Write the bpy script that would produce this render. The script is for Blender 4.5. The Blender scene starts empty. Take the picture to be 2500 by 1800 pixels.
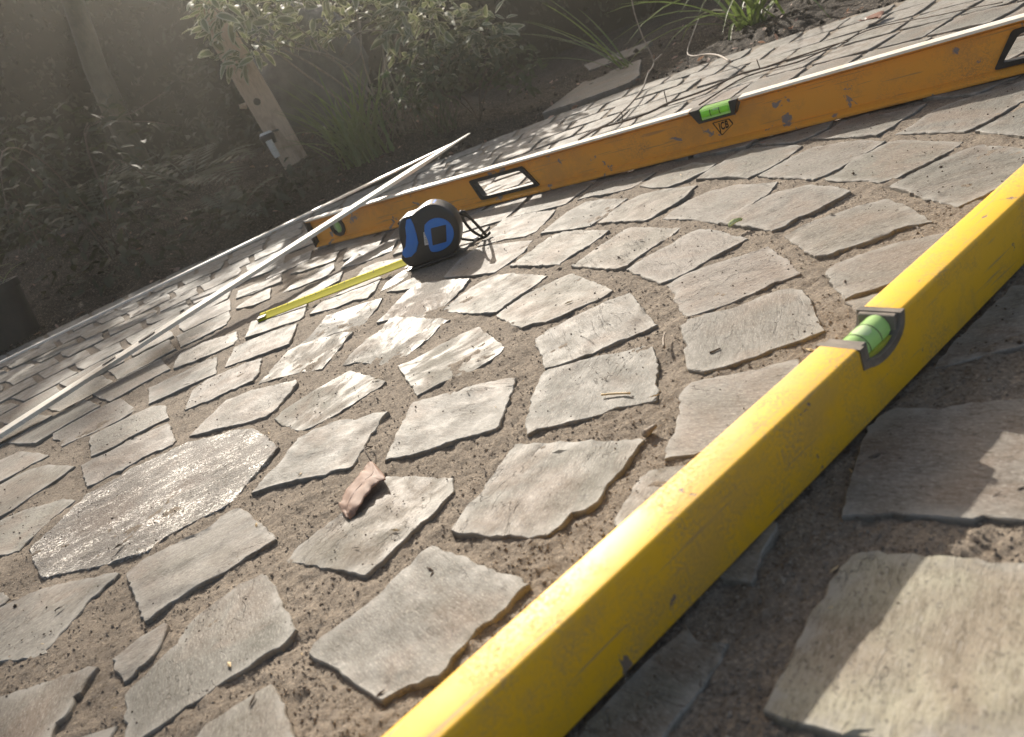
import bpy, bmesh, math, random
import numpy as np
from mathutils import Vector, Matrix, Euler, noise as noise3
from mathutils.geometry import delaunay_2d_cdt
STONES = [[[-0.4534,0.6269],[-0.4355,0.5985],[-0.4278,0.5891],[-0.4066,0.5824],[-0.3794,0.5708],[-0.3543,0.5629],[-0.3432,0.5625],[-0.3334,0.5594],[-0.3223,0.559],[-0.307,0.5703],[-0.2864,0.5766],[-0.2643,0.5781],[-0.254,0.5825],[-0.2464,0.6021],[-0.2402,0.6197],[-0.2323,0.6371],[-0.2249,0.6574],[-0.2454,0.7015],[-0.2648,0.7354],[-0.2884,0.7494],[-0.3116,0.7581],[-0.3435,0.7713],[-0.357,0.7681],[-0.3789,0.7691],[-0.4055,0.7627],[-0.4283,0.751],[-0.4494,0.7439],[-0.4562,0.7166],[-0.4639,0.6944],[-0.4714,0.6819],[-0.4743,0.6607]],[[-0.314,0.7778],[-0.2793,0.7594],[-0.2526,0.7513],[-0.2427,0.7592],[-0.2358,0.7828],[-0.2255,0.8181],[-0.23,0.8326],[-0.2633,0.8508],[-0.2878,0.8624],[-0.3239,0.8713],[-0.3342,0.8414],[-0.3501,0.7924]],[[-0.4935,0.8666],[-0.4655,0.8689],[-0.4407,0.8812],[-0.4236,0.8887],[-0.4028,0.8931],[-0.4256,0.9564],[-0.4506,0.9748],[-0.4752,0.974],[-0.5008,0.9661],[-0.531,0.9553]],[[-0.4578,0.7649],[-0.4302,0.7717],[-0.4048,0.7823],[-0.3838,0.7853],[-0.3668,0.7872],[-0.3658,0.7941],[-0.3969,0.8729],[-0.4181,0.8711],[-0.4475,0.8631],[-0.4764,0.8553],[-0.4992,0.8491]],[[-0.6078,1.0164],[-0.5928,1.0011],[-0.5751,0.9666],[-0.5461,0.9689],[-0.5212,0.9732],[-0.4961,0.9776],[-0.4798,0.9929],[-0.4906,1.0141],[-0.5353,1.0881],[-0.5506,1.0869],[-0.5714,1.0798],[-0.5956,1.0673],[-0.6158,1.0604],[-0.6212,1.0445]],[[-0.7093,1.0127],[-0.6499,0.9143],[-0.6354,0.9187],[-0.6177,0.9273],[-0.6025,0.9383],[-0.5813,0.9448],[-0.614,0.9818],[-0.6587,1.0222],[-0.6874,1.0201]],[[-0.65,0.9019],[-0.5853,0.7865],[-0.5687,0.7885],[-0.5567,0.794],[-0.5416,0.8123],[-0.5267,0.8262],[-0.5169,0.8391],[-0.5077,0.8546],[-0.5614,0.9041],[-0.5946,0.9217],[-0.6123,0.9163],[-0.6299,0.908]],[[-0.5912,0.7757],[-0.5456,0.6922],[-0.5122,0.6781],[-0.499,0.6723],[-0.4894,0.671],[-0.4889,0.6834],[-0.4832,0.6991],[-0.476,0.7217],[-0.4652,0.7381],[-0.4624,0.7449],[-0.4841,0.7628],[-0.5087,0.7697],[-0.5356,0.7809],[-0.5635,0.7783]],[[-0.3465,0.8939],[-0.3179,0.8977],[-0.2944,0.8982],[-0.29,0.9245],[-0.2968,0.9823],[-0.324,0.9905],[-0.3703,0.9956],[-0.3931,0.9711],[-0.3834,0.8956]],[[-0.4308,1.1249],[-0.3961,1.124],[-0.3669,1.1297],[-0.3669,1.16],[-0.3785,1.2067],[-0.4317,1.2213],[-0.4746,1.2103],[-0.4743,1.1861],[-0.4648,1.1303]],[[-0.4602,0.9911],[-0.4206,0.9947],[-0.3946,0.9993],[-0.3659,1.0012],[-0.3837,1.0873],[-0.4092,1.0948],[-0.4353,1.0821],[-0.4631,1.0768],[-0.4843,1.0697]],[[-0.361,1.1052],[-0.3575,1.0162],[-0.3265,1.0085],[-0.2958,1.0008],[-0.2604,0.9949],[-0.2576,1.0293],[-0.2591,1.0871],[-0.303,1.1042],[-0.3434,1.107]],[[-0.3055,1.1195],[-0.2575,1.107],[-0.2531,1.1205],[-0.2554,1.197],[-0.2859,1.2001],[-0.3172,1.2077],[-0.3546,1.223],[-0.3492,1.1319]],[[-0.3981,1.47],[-0.3669,1.4697],[-0.3406,1.4674],[-0.3508,1.5566],[-0.375,1.5533],[-0.4155,1.5656],[-0.4486,1.5659],[-0.4395,1.4942]],[[-0.236,0.7224],[-0.2138,0.6871],[-0.2046,0.6758],[-0.1892,0.6758],[-0.1665,0.682],[-0.1352,0.6992],[-0.1221,0.7053],[-0.1188,0.712],[-0.1448,0.7596],[-0.162,0.7888],[-0.199,0.7753],[-0.2336,0.7533],[-0.2408,0.7378]],[[-0.1306,0.6431],[-0.1467,0.6458],[-0.1675,0.6598],[-0.1881,0.6649],[-0.2049,0.6569],[-0.2139,0.6313],[-0.231,0.5965],[-0.2379,0.5805],[-0.2142,0.5767],[-0.1736,0.5612],[-0.1478,0.5507],[-0.1447,0.5524],[-0.1369,0.5771],[-0.1308,0.6006],[-0.1158,0.6317]],[[-0.0965,0.627],[-0.1004,0.6088],[-0.1088,0.5784],[-0.1155,0.554],[-0.1186,0.5403],[-0.0976,0.5321],[-0.0769,0.5272],[-0.0465,0.5199],[-0.0287,0.5149],[-0.0254,0.5164],[-0.0166,0.541],[-0.0067,0.5701],[0.0003,0.5925],[-0.0034,0.5985],[-0.0307,0.6122],[-0.0596,0.6216],[-0.0927,0.6341]],[[-0.1368,0.5001],[-0.1569,0.4838],[-0.1733,0.475],[-0.1855,0.4639],[-0.1909,0.4553],[-0.1657,0.4324],[-0.1455,0.4129],[-0.1304,0.399],[-0.1181,0.4058],[-0.109,0.4143],[-0.099,0.4253],[-0.0835,0.4358],[-0.0669,0.4523],[-0.0663,0.472],[-0.0909,0.4945],[-0.1163,0.5144]],[[-0.4464,0.5669],[-0.4617,0.5665],[-0.4671,0.5481],[-0.4275,0.4844],[-0.41,0.4786],[-0.3981,0.4739],[-0.377,0.4654],[-0.3692,0.4648],[-0.3709,0.4695],[-0.3677,0.4741],[-0.3657,0.4848],[-0.3622,0.4951],[-0.3581,0.5069],[-0.3586,0.5131],[-0.3519,0.5195],[-0.3484,0.5266],[-0.3435,0.533],[-0.3415,0.5407],[-0.3495,0.5468],[-0.3627,0.5503],[-0.3903,0.5598],[-0.4204,0.5705],[-0.4383,0.5684]],[[-0.3252,0.5166],[-0.3136,0.4942],[-0.2971,0.4618],[-0.2908,0.4509],[-0.2833,0.4562],[-0.2674,0.4655],[-0.2497,0.4699],[-0.2361,0.4729],[-0.2231,0.4794],[-0.2095,0.4842],[-0.2014,0.4882],[-0.2033,0.4945],[-0.2198,0.5216],[-0.2354,0.5495],[-0.2422,0.5623],[-0.2524,0.5641],[-0.2604,0.5603],[-0.2695,0.5482],[-0.2783,0.5489],[-0.2905,0.5503],[-0.3055,0.5465],[-0.3224,0.5424],[-0.3315,0.5318]],[[-0.294,0.4038],[-0.2847,0.3915],[-0.2774,0.3992],[-0.2717,0.4048],[-0.269,0.4122],[-0.2682,0.4211],[-0.2692,0.4362],[-0.2728,0.4396],[-0.2775,0.4374],[-0.2878,0.4335],[-0.2964,0.4277],[-0.3026,0.4218]],[[-0.2733,0.3566],[-0.2644,0.3334],[-0.258,0.3336],[-0.2517,0.3364],[-0.2423,0.3412],[-0.2326,0.346],[-0.2207,0.3491],[-0.2071,0.3551],[-0.1894,0.3624],[-0.1773,0.3659],[-0.1714,0.3743],[-0.184,0.4026],[-0.1913,0.4234],[-0.2001,0.4438],[-0.2057,0.4502],[-0.222,0.4495],[-0.2378,0.4392],[-0.2488,0.4329],[-0.2532,0.4232],[-0.2564,0.4097],[-0.2659,0.3994],[-0.2752,0.3875],[-0.2798,0.3798]],[[-0.4081,0.4399],[-0.3748,0.3789],[-0.3164,0.3513],[-0.3224,0.37],[-0.3236,0.3798],[-0.3191,0.3824],[-0.3186,0.387],[-0.3182,0.3937],[-0.3203,0.3989],[-0.3172,0.4014],[-0.3168,0.4128],[-0.3133,0.4203],[-0.3166,0.4232],[-0.3273,0.4263],[-0.3401,0.4275],[-0.3592,0.431],[-0.3733,0.4329],[-0.3876,0.4348]],[[-0.2206,0.3062],[-0.1578,0.2766],[-0.162,0.2903],[-0.1653,0.3012],[-0.1706,0.3153],[-0.178,0.3322],[-0.1816,0.3368],[-0.1919,0.3341],[-0.2054,0.3296],[-0.2152,0.326],[-0.2234,0.3169]],[[-0.483,0.6029],[-0.4674,0.5732],[-0.4562,0.5688],[-0.4528,0.5708],[-0.4519,0.5768],[-0.458,0.5856],[-0.4693,0.5944]],[[-0.157,0.3405],[-0.149,0.3323],[-0.1451,0.3273],[-0.1388,0.3186],[-0.1322,0.3098],[-0.1271,0.3012],[-0.121,0.2939],[-0.117,0.2903],[-0.1112,0.2905],[-0.1034,0.2929],[-0.0936,0.2922],[-0.0879,0.29],[-0.0838,0.2932],[-0.0801,0.2981],[-0.0729,0.3038],[-0.0657,0.3089],[-0.0577,0.3128],[-0.0499,0.319],[-0.0414,0.324],[-0.0345,0.3271],[-0.0376,0.3339],[-0.0517,0.3521],[-0.0562,0.358],[-0.0627,0.3683],[-0.0702,0.3796],[-0.0777,0.3866],[-0.0851,0.3989],[-0.0892,0.399],[-0.101,0.3899],[-0.1171,0.3756],[-0.1325,0.3656],[-0.1474,0.3582],[-0.1575,0.3526],[-0.1606,0.3463]],[[-0.0086,0.488],[0.0003,0.4884],[0.0072,0.4842],[0.0172,0.4813],[0.0299,0.478],[0.0454,0.4719],[0.0568,0.4719],[0.0692,0.4663],[0.0819,0.4594],[0.0847,0.4621],[0.0899,0.4824],[0.0989,0.5057],[0.1058,0.5285],[0.1076,0.5458],[0.103,0.5545],[0.091,0.558],[0.0736,0.5661],[0.0535,0.574],[0.0273,0.5823],[0.0215,0.5813],[0.0161,0.5712],[0.0077,0.5499],[-0.0,0.5249],[-0.0073,0.504]],[[-0.0734,0.4069],[-0.0681,0.3996],[-0.0531,0.3871],[-0.0421,0.3794],[-0.0281,0.3689],[-0.0176,0.3635],[-0.0082,0.3673],[-0.0008,0.3727],[0.0074,0.3708],[0.0161,0.3741],[0.02,0.3798],[0.0261,0.3871],[0.0336,0.3935],[0.0418,0.4013],[0.0517,0.4116],[0.0589,0.4179],[0.057,0.4228],[0.0377,0.4375],[0.019,0.4523],[-0.0007,0.4687],[-0.0141,0.4785],[-0.0189,0.4807],[-0.0262,0.4711],[-0.0391,0.4523],[-0.051,0.4361],[-0.0639,0.4221],[-0.0718,0.41]],[[0.0878,0.4355],[0.0784,0.415],[0.0667,0.4003],[0.063,0.3921],[0.0707,0.3877],[0.0787,0.3833],[0.0856,0.3807],[0.1053,0.3801],[0.1404,0.3942],[0.1681,0.4151],[0.1739,0.4389],[0.1622,0.4425],[0.1456,0.449],[0.1273,0.4594],[0.1096,0.4664],[0.1037,0.4632],[0.0973,0.4561]],[[0.0513,0.3853],[0.0442,0.3833],[0.0386,0.3757],[0.0315,0.3681],[0.0225,0.3583],[0.0174,0.3489],[0.0234,0.3347],[0.0377,0.3343],[0.0693,0.3501],[0.0807,0.3688],[0.0701,0.3777],[0.0608,0.3847]],[[0.0279,0.6457],[0.0277,0.6252],[0.026,0.6042],[0.0248,0.5869],[0.0392,0.5799],[0.0545,0.5778],[0.0711,0.5772],[0.0885,0.5789],[0.1107,0.578],[0.1234,0.579],[0.1257,0.6128],[0.1291,0.649],[0.1292,0.6732],[0.118,0.6786],[0.098,0.6763],[0.0701,0.6724],[0.0451,0.6692],[0.0302,0.6612]],[[0.0095,0.7495],[0.0154,0.7241],[0.0237,0.7007],[0.0355,0.6998],[0.0463,0.6877],[0.0619,0.6876],[0.0821,0.69],[0.1033,0.691],[0.12,0.6989],[0.1136,0.7339],[0.1076,0.7703],[0.1002,0.7997],[0.0801,0.8034],[0.0489,0.7965],[0.0201,0.7821],[0.0058,0.7683]],[[-0.0371,0.8418],[-0.0238,0.8184],[-0.0083,0.7946],[0.0075,0.7801],[0.0232,0.7876],[0.0438,0.8043],[0.0602,0.8121],[0.0767,0.8264],[0.0637,0.857],[0.0455,0.8902],[0.0291,0.9139],[0.0038,0.9127],[-0.0231,0.8931],[-0.048,0.8649]],[[0.0607,0.908],[0.0818,0.8716],[0.0963,0.8497],[0.1107,0.8645],[0.13,0.8713],[0.1557,0.8892],[0.1728,0.903],[0.1491,0.9622],[0.1311,0.9916],[0.1107,0.9891],[0.0761,0.9572],[0.0469,0.9319]],[[0.1222,0.7926],[0.1382,0.7565],[0.1465,0.7511],[0.164,0.7619],[0.1874,0.7759],[0.2156,0.7894],[0.2292,0.802],[0.2129,0.8414],[0.1953,0.8797],[0.1864,0.8823],[0.1582,0.8687],[0.1284,0.8461],[0.1053,0.8278]],[[0.1481,0.7206],[0.1546,0.684],[0.1577,0.6669],[0.1704,0.6635],[0.1915,0.6688],[0.2142,0.6774],[0.2395,0.682],[0.2558,0.6866],[0.2508,0.7163],[0.25,0.7459],[0.2395,0.772],[0.2261,0.7748],[0.2005,0.764],[0.1685,0.7538],[0.1466,0.7423]],[[0.1577,0.6326],[0.1517,0.6161],[0.1489,0.596],[0.1467,0.571],[0.1521,0.5692],[0.1621,0.5664],[0.1773,0.5634],[0.2039,0.563],[0.2224,0.567],[0.2434,0.5628],[0.2496,0.5936],[0.2544,0.6308],[0.2563,0.6468],[0.2452,0.648],[0.2297,0.6547],[0.2015,0.6621],[0.1767,0.6633],[0.1601,0.656]],[[0.1292,0.5322],[0.127,0.5198],[0.1221,0.5112],[0.1162,0.4933],[0.1154,0.4787],[0.121,0.4713],[0.1306,0.467],[0.1437,0.4649],[0.1567,0.4628],[0.1724,0.4627],[0.1894,0.461],[0.2051,0.4608],[0.2154,0.4894],[0.223,0.5123],[0.2275,0.5312],[0.2231,0.5457],[0.2159,0.5488],[0.1989,0.5511],[0.1827,0.5486],[0.1637,0.557],[0.1447,0.5614],[0.136,0.5558]],[[0.037,1.0914],[0.0606,1.0772],[0.0866,1.0476],[0.104,1.0492],[0.1259,1.0823],[0.1507,1.1251],[0.1182,1.1807],[0.0801,1.2103],[0.0432,1.1574],[0.0224,1.1015]],[[-0.0236,0.9868],[0.0003,0.9581],[0.0265,0.9318],[0.0501,0.9515],[0.0727,0.9715],[0.0924,1.013],[0.0701,1.0443],[0.0417,1.0731],[0.0205,1.0915],[-0.0072,1.0692],[-0.0385,1.0073]],[[0.1204,1.0096],[0.1448,0.9807],[0.1634,0.9631],[0.1745,0.9715],[0.1971,0.9886],[0.2155,1.008],[0.2355,1.0253],[0.2145,1.0703],[0.1904,1.0973],[0.159,1.0815],[0.1295,1.0531],[0.1061,1.0258]],[[0.1792,0.9438],[0.1967,0.9162],[0.2138,0.8817],[0.2218,0.8812],[0.2342,0.8888],[0.2513,0.8952],[0.2771,0.9109],[0.3037,0.9396],[0.2781,0.9784],[0.2514,1.0057],[0.2235,0.9984],[0.1992,0.9835],[0.1724,0.9571]],[[0.2341,0.844],[0.2472,0.8098],[0.2524,0.7858],[0.2574,0.7667],[0.2757,0.7722],[0.3006,0.7791],[0.33,0.7945],[0.3535,0.821],[0.3388,0.8439],[0.3268,0.8691],[0.3039,0.891],[0.2798,0.8924],[0.2501,0.8786],[0.2272,0.8598]],[[0.2628,0.7433],[0.269,0.7119],[0.2745,0.6769],[0.2884,0.6765],[0.3006,0.6839],[0.3196,0.6831],[0.3428,0.6873],[0.3675,0.6968],[0.3688,0.7358],[0.36,0.7679],[0.3383,0.7909],[0.3208,0.7907],[0.2864,0.7799],[0.2597,0.7654]],[[0.2722,0.63],[0.2666,0.5975],[0.266,0.5838],[0.2728,0.5739],[0.286,0.5716],[0.3008,0.5686],[0.317,0.568],[0.3332,0.5674],[0.3449,0.5619],[0.352,0.5549],[0.3564,0.5688],[0.3662,0.6115],[0.3687,0.6427],[0.3571,0.6498],[0.3408,0.6536],[0.3198,0.6607],[0.2952,0.6618],[0.2756,0.6556]],[[0.2497,0.5317],[0.2449,0.516],[0.2393,0.4937],[0.2481,0.4912],[0.2643,0.486],[0.2786,0.4855],[0.3217,0.4914],[0.3544,0.5219],[0.3395,0.5298],[0.3242,0.538],[0.3077,0.5452],[0.2896,0.5504],[0.2674,0.5531],[0.2551,0.5477]],[[0.2363,0.4797],[0.2336,0.4659],[0.2366,0.4572],[0.2409,0.4425],[0.2727,0.4766],[0.2609,0.4806],[0.249,0.4847],[0.2361,0.4882]],[[0.3885,0.6448],[0.3823,0.6059],[0.3816,0.5823],[0.3815,0.5654],[0.4029,0.5646],[0.4334,0.5682],[0.4608,0.5744],[0.4871,0.6124],[0.4926,0.6408],[0.491,0.6784],[0.4772,0.6856],[0.4497,0.6836],[0.4201,0.6784],[0.389,0.6701]],[[0.379,0.7404],[0.3896,0.7169],[0.3931,0.6906],[0.4056,0.6857],[0.4267,0.688],[0.448,0.6904],[0.4718,0.6961],[0.4918,0.7069],[0.4868,0.7511],[0.4824,0.7844],[0.474,0.8008],[0.4471,0.7936],[0.4206,0.7864],[0.4002,0.7716],[0.379,0.7674]],[[0.356,0.8489],[0.3663,0.8089],[0.3722,0.7785],[0.3851,0.7757],[0.4016,0.779],[0.4277,0.786],[0.4535,0.7967],[0.473,0.8062],[0.4698,0.8424],[0.4565,0.873],[0.4364,0.8951],[0.4097,0.8913],[0.3807,0.8825],[0.3534,0.8698]],[[0.3238,0.9409],[0.3359,0.9214],[0.3442,0.881],[0.3649,0.8835],[0.3901,0.8914],[0.4232,0.9105],[0.4386,0.9236],[0.4223,0.9833],[0.4026,1.0145],[0.3777,1.0082],[0.3437,0.9883],[0.3121,0.9652]],[[0.2697,1.0163],[0.2826,0.9908],[0.3098,0.9865],[0.3379,0.9936],[0.3596,1.0104],[0.3465,1.0612],[0.321,1.0702],[0.2927,1.0722],[0.2627,1.0576]],[[0.2206,1.0922],[0.2534,1.0647],[0.2881,1.0874],[0.3028,1.1017],[0.2884,1.1184],[0.2584,1.1532],[0.2428,1.1714],[0.2177,1.1562],[0.1869,1.1321]],[[0.472,0.8721],[0.482,0.837],[0.4999,0.8407],[0.5243,0.854],[0.5461,0.8627],[0.5752,0.8816],[0.5452,0.9103],[0.537,0.9513],[0.5112,0.9577],[0.4801,0.9429],[0.4555,0.9421]],[[0.4999,0.7951],[0.5067,0.7633],[0.5118,0.7318],[0.5331,0.7326],[0.5588,0.739],[0.5913,0.75],[0.6246,0.7673],[0.6452,0.8152],[0.6084,0.8299],[0.5856,0.8407],[0.5553,0.8463],[0.5206,0.8254],[0.4908,0.8174]],[[0.5137,0.6907],[0.5134,0.6559],[0.5231,0.6335],[0.566,0.6684],[0.5931,0.7222],[0.576,0.7315],[0.5596,0.7313],[0.5341,0.7251],[0.515,0.7216]],[[0.4268,0.9925],[0.4413,0.9513],[0.4634,0.944],[0.4906,0.9554],[0.509,0.9751],[0.4897,0.9917],[0.4613,1.0066],[0.4411,1.0214],[0.4214,1.0309]],[[0.1441,0.3216],[0.132,0.3072],[0.1212,0.2935],[0.1151,0.2854],[0.1202,0.2811],[0.1295,0.276],[0.1394,0.2676],[0.1506,0.2579],[0.1565,0.2531],[0.1612,0.2517],[0.1669,0.245],[0.1702,0.2408],[0.1795,0.2364],[0.2391,0.3052],[0.2302,0.3133],[0.216,0.3232],[0.2065,0.3293],[0.1981,0.3325],[0.1902,0.3419],[0.1798,0.3485],[0.1627,0.3414]],[[0.086,0.2468],[0.0757,0.2406],[0.0657,0.2315],[0.057,0.2232],[0.0481,0.2163],[0.0396,0.2097],[0.0366,0.2057],[0.0411,0.2004],[0.0457,0.1951],[0.0528,0.1877],[0.068,0.1765],[0.0777,0.1708],[0.0927,0.1611],[0.1155,0.1527],[0.1426,0.1828],[0.1614,0.2154],[0.1539,0.2211],[0.1454,0.2284],[0.1394,0.235],[0.1293,0.2445],[0.1182,0.2538],[0.1127,0.259],[0.1048,0.2609],[0.0978,0.2571]],[[0.0172,0.2578],[0.0068,0.2533],[-0.011,0.2428],[-0.0308,0.2317],[-0.0388,0.2206],[-0.0059,0.208],[-0.0001,0.2129],[0.0085,0.2192],[0.0189,0.2251],[0.0268,0.2312],[0.0328,0.2374],[0.0387,0.2431],[0.0355,0.245],[0.0288,0.2511],[0.0274,0.2626]],[[0.0829,0.3082],[0.0649,0.2983],[0.0478,0.2888],[0.0514,0.2777],[0.0569,0.2732],[0.0618,0.2691],[0.0735,0.2819],[0.0866,0.293],[0.0891,0.2979]],[[0.3099,0.4189],[0.2926,0.4111],[0.2649,0.397],[0.2378,0.3823],[0.222,0.3701],[0.2363,0.3644],[0.2488,0.3606],[0.2654,0.356],[0.274,0.3543],[0.3192,0.4075],[0.3143,0.4151]],[[-0.2274,1.105],[-0.2023,1.0898],[-0.1727,1.0878],[-0.1504,1.0689],[-0.1394,1.0944],[-0.1283,1.1571],[-0.1348,1.1718],[-0.1876,1.1756],[-0.2212,1.173],[-0.2359,1.1509],[-0.2444,1.1153]],[[-0.2194,0.9657],[-0.1929,0.9641],[-0.1658,0.9508],[-0.1518,0.9488],[-0.1404,0.9788],[-0.1319,1.0031],[-0.1258,1.0327],[-0.1515,1.0439],[-0.1804,1.0527],[-0.2114,1.0575],[-0.2229,1.0192],[-0.2344,0.9895],[-0.2476,0.9794]],[[-0.2583,0.8712],[-0.2242,0.8549],[-0.1991,0.8395],[-0.1924,0.8531],[-0.1831,0.8779],[-0.1752,0.9061],[-0.1648,0.9309],[-0.1813,0.9494],[-0.21,0.9592],[-0.2427,0.9683],[-0.2584,0.9669],[-0.2677,0.9343],[-0.2764,0.9036],[-0.2844,0.8826]],[[-0.1587,0.8106],[-0.1354,0.7821],[-0.1149,0.7551],[-0.0948,0.7653],[-0.0801,0.7765],[-0.0647,0.7921],[-0.0532,0.8094],[-0.0422,0.8162],[-0.0737,0.8609],[-0.1052,0.9058],[-0.1135,0.9089],[-0.1296,0.8739],[-0.1456,0.8698],[-0.1605,0.8467],[-0.1735,0.8171]],[[-0.1135,0.9142],[-0.081,0.8836],[-0.0639,0.8657],[-0.0573,0.8698],[-0.0398,0.8889],[-0.0172,0.9205],[-0.0053,0.9468],[-0.0169,0.9621],[-0.05,0.9979],[-0.0731,1.0134],[-0.088,1.0028],[-0.1047,0.9765],[-0.1188,0.9491],[-0.1332,0.9296]],[[-0.1013,0.7126],[-0.093,0.6702],[-0.0887,0.6442],[-0.0699,0.6492],[-0.0514,0.6484],[-0.0329,0.6476],[-0.0132,0.6557],[-0.0021,0.6637],[0.0019,0.6735],[-0.0031,0.7025],[-0.0121,0.7384],[-0.0144,0.7543],[-0.0355,0.7554],[-0.0642,0.7492],[-0.0884,0.7384],[-0.1065,0.74]],[[-0.1042,1.0374],[-0.0768,1.0124],[-0.0673,1.0183],[-0.0787,1.0727],[-0.0943,1.068],[-0.1204,1.0584]],[[-0.1078,1.0819],[-0.0859,1.0997],[-0.087,1.1419],[-0.1076,1.1274],[-0.1217,1.1113],[-0.1312,1.0784]],[[-0.1733,1.3367],[-0.1376,1.3338],[-0.1138,1.3318],[-0.1015,1.3922],[-0.1264,1.412],[-0.164,1.4153],[-0.1935,1.4036],[-0.2106,1.3617]],[[-0.146,1.1984],[-0.1137,1.196],[-0.0859,1.1922],[-0.096,1.2382],[-0.1367,1.282],[-0.1641,1.2822],[-0.1778,1.2333]],[[-0.2966,1.4767],[-0.2559,1.4603],[-0.227,1.4527],[-0.2244,1.5286],[-0.2798,1.5705],[-0.3148,1.5623],[-0.3265,1.5055]],[[-0.2692,1.3447],[-0.2359,1.3462],[-0.2245,1.3854],[-0.2281,1.433],[-0.2634,1.4312],[-0.3005,1.4035],[-0.3238,1.3579]],[[-0.2684,1.2347],[-0.2359,1.2415],[-0.2062,1.262],[-0.2031,1.3201],[-0.2241,1.3176],[-0.2475,1.2928],[-0.274,1.283],[-0.2975,1.2538]],[[-0.3566,1.5663],[-0.3218,1.5745],[-0.2919,1.5803],[-0.2963,1.6764],[-0.341,1.681],[-0.3784,1.6369],[-0.3898,1.5666]],[[-0.3739,1.4708],[-0.3359,1.4599],[-0.3509,1.546],[-0.4038,1.537],[-0.4209,1.4853]],[[-0.3752,1.3491],[-0.3451,1.3553],[-0.3567,1.4443],[-0.404,1.4242],[-0.4154,1.3811]]]
TAPE = {"outline":[[-0.0,0.001],[-0.0104,0.0113],[-0.0182,0.0244],[-0.0229,0.0403],[-0.0214,0.0564],[-0.0121,0.0713],[0.0001,0.0795],[0.0109,0.0819],[0.0238,0.0795],[0.0353,0.076],[0.047,0.0767],[0.0564,0.0729],[0.0624,0.0633],[0.067,0.0491],[0.0686,0.0356],[0.0764,0.0222],[0.0739,0.0132],[0.0693,0.0053]],"grip":[[0.0381,0.0721],[0.0376,0.0622],[0.0394,0.0491],[0.042,0.0361],[0.0502,0.025],[0.0605,0.0202],[0.0696,0.0218],[0.0715,0.0276],[0.07,0.0317],[0.062,0.0373],[0.0549,0.0507],[0.0508,0.063],[0.0449,0.0726]],"ring_out":[[0.0229,0.0569],[0.0143,0.0606],[0.0043,0.0608],[-0.0056,0.0563],[-0.012,0.0481],[-0.0136,0.0378],[-0.0101,0.0273],[-0.0014,0.0185],[0.0102,0.0147],[0.0204,0.0143],[0.0292,0.0175],[0.0296,0.0257],[0.0276,0.0349],[0.0274,0.0467]],"square":[[0.0162,0.0495],[-0.0067,0.0472],[0.0023,0.0238],[0.0236,0.0255]],"label":[[0.029,0.0477],[0.0201,0.0464],[0.026,0.0279],[0.0349,0.0292]],"topblue":[[0.0094,0.0806],[0.0016,0.0805],[-0.0061,0.0757],[-0.003,0.0707],[0.0039,0.0752]]}
BLADE = [[-0.0846,1.1498],[-0.336,1.2004]]
STRAP = [[0.0009,1.1586,0.005],[0.0371,1.1227,0.0075]]
STRAP_TOP = [0.0178,1.0817,0.0587]
LATH = [[-0.7611,1.1065,0.0084],[0.1071,1.6677,0.0982]]
STRIP = [[-1.1501,1.8111,0.015],[0.0996,1.6827,0.0932]]
LEAFPTS = {"stem":[-0.13,0.5711,0.0],"top":[-0.1245,0.5232,0.0125],"tr":[-0.1118,0.484,0.015],"mid_l":[-0.134,0.4982,0.015],"mid_r":[-0.1231,0.471,0.0175],"bl":[-0.1455,0.4771,0.0125],"br":[-0.1327,0.4657,0.0125],"tip":[-0.1445,0.4739,0.0013]}
TWIG_LONG = [[0.3054,1.5935,0.01],[0.3547,1.6425,0.01],[0.4017,1.5978,0.01],[0.4546,1.5717,0.01],[0.4995,1.5892,0.01],[0.5302,1.5748,0.01],[0.5736,1.5593,0.01],[0.6195,1.5702,0.01],[0.6624,1.5736,0.01],[0.6932,1.5241,0.01],[0.681,1.5411,0.01],[0.7152,1.5179,0.01],[0.7632,1.4838,0.01],[0.8009,1.4589,0.01],[0.8075,1.4376,0.01]]
TWIG_THIN = [[0.5155,1.4565,0.005],[0.6324,1.5443,0.005],[0.6807,1.532,0.005],[0.7257,1.4744,0.005],[0.7696,1.4785,0.005],[0.8267,1.4869,0.005],[0.8713,1.4997,0.005],[0.9017,1.4852,0.005],[0.9185,1.4247,0.005],[0.9311,1.3545,0.005],[0.9476,1.3122,0.005],[0.9608,1.2413,0.005]]
BRANCH = [[0.3029,1.58,0.0125],[0.3489,1.6173,0.0125],[0.3907,1.6345,0.0125],[0.4473,1.7266,0.0125],[0.4861,1.7926,0.0125],[0.5723,1.969,0.0125],[0.6093,2.019,0.0333],[0.6469,2.069,0.0488],[0.645,2.094,0.1121],[0.6488,2.119,0.1764],[0.6617,2.144,0.2247]]
BRANCH_B = [[0.6469,2.069,0.0488],[0.673,2.069,0.0583]]
BRANCH2 = [[0.6709,1.6492,0.03],[0.719,1.8218,0.03],[0.7364,1.9409,0.03],[0.7296,2.0087,0.03],[0.7821,2.1925,0.0257],[0.8171,2.2175,0.06],[0.8552,2.2425,0.0918]]
REDLEAF = [[0.9377,1.5979,0.0075],[0.9642,1.6133,0.0075],[0.9412,1.5463,0.0075],[0.9215,1.5452,0.0075]]
GREENLEAF = [[0.2517,0.7199,0.005],[0.2683,0.7264,0.005],[0.2622,0.7147,0.005],[0.2526,0.7112,0.005]]
STRAW = [[0.0521,0.4961,0.003],[0.061,0.4892,0.003],[0.0696,0.4809,0.003]]
STRAW2 = [[0.1117,0.5247,0.005],[0.1167,0.54,0.005],[0.1217,0.5496,0.005]]
STRAW3 = [[0.1348,0.4925,0.0025],[0.1431,0.4924,0.0025]]
CLOD = [[0.0611,0.4222,0.0025],[0.0663,0.425,0.0025],[0.0698,0.4226,0.005]]
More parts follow.
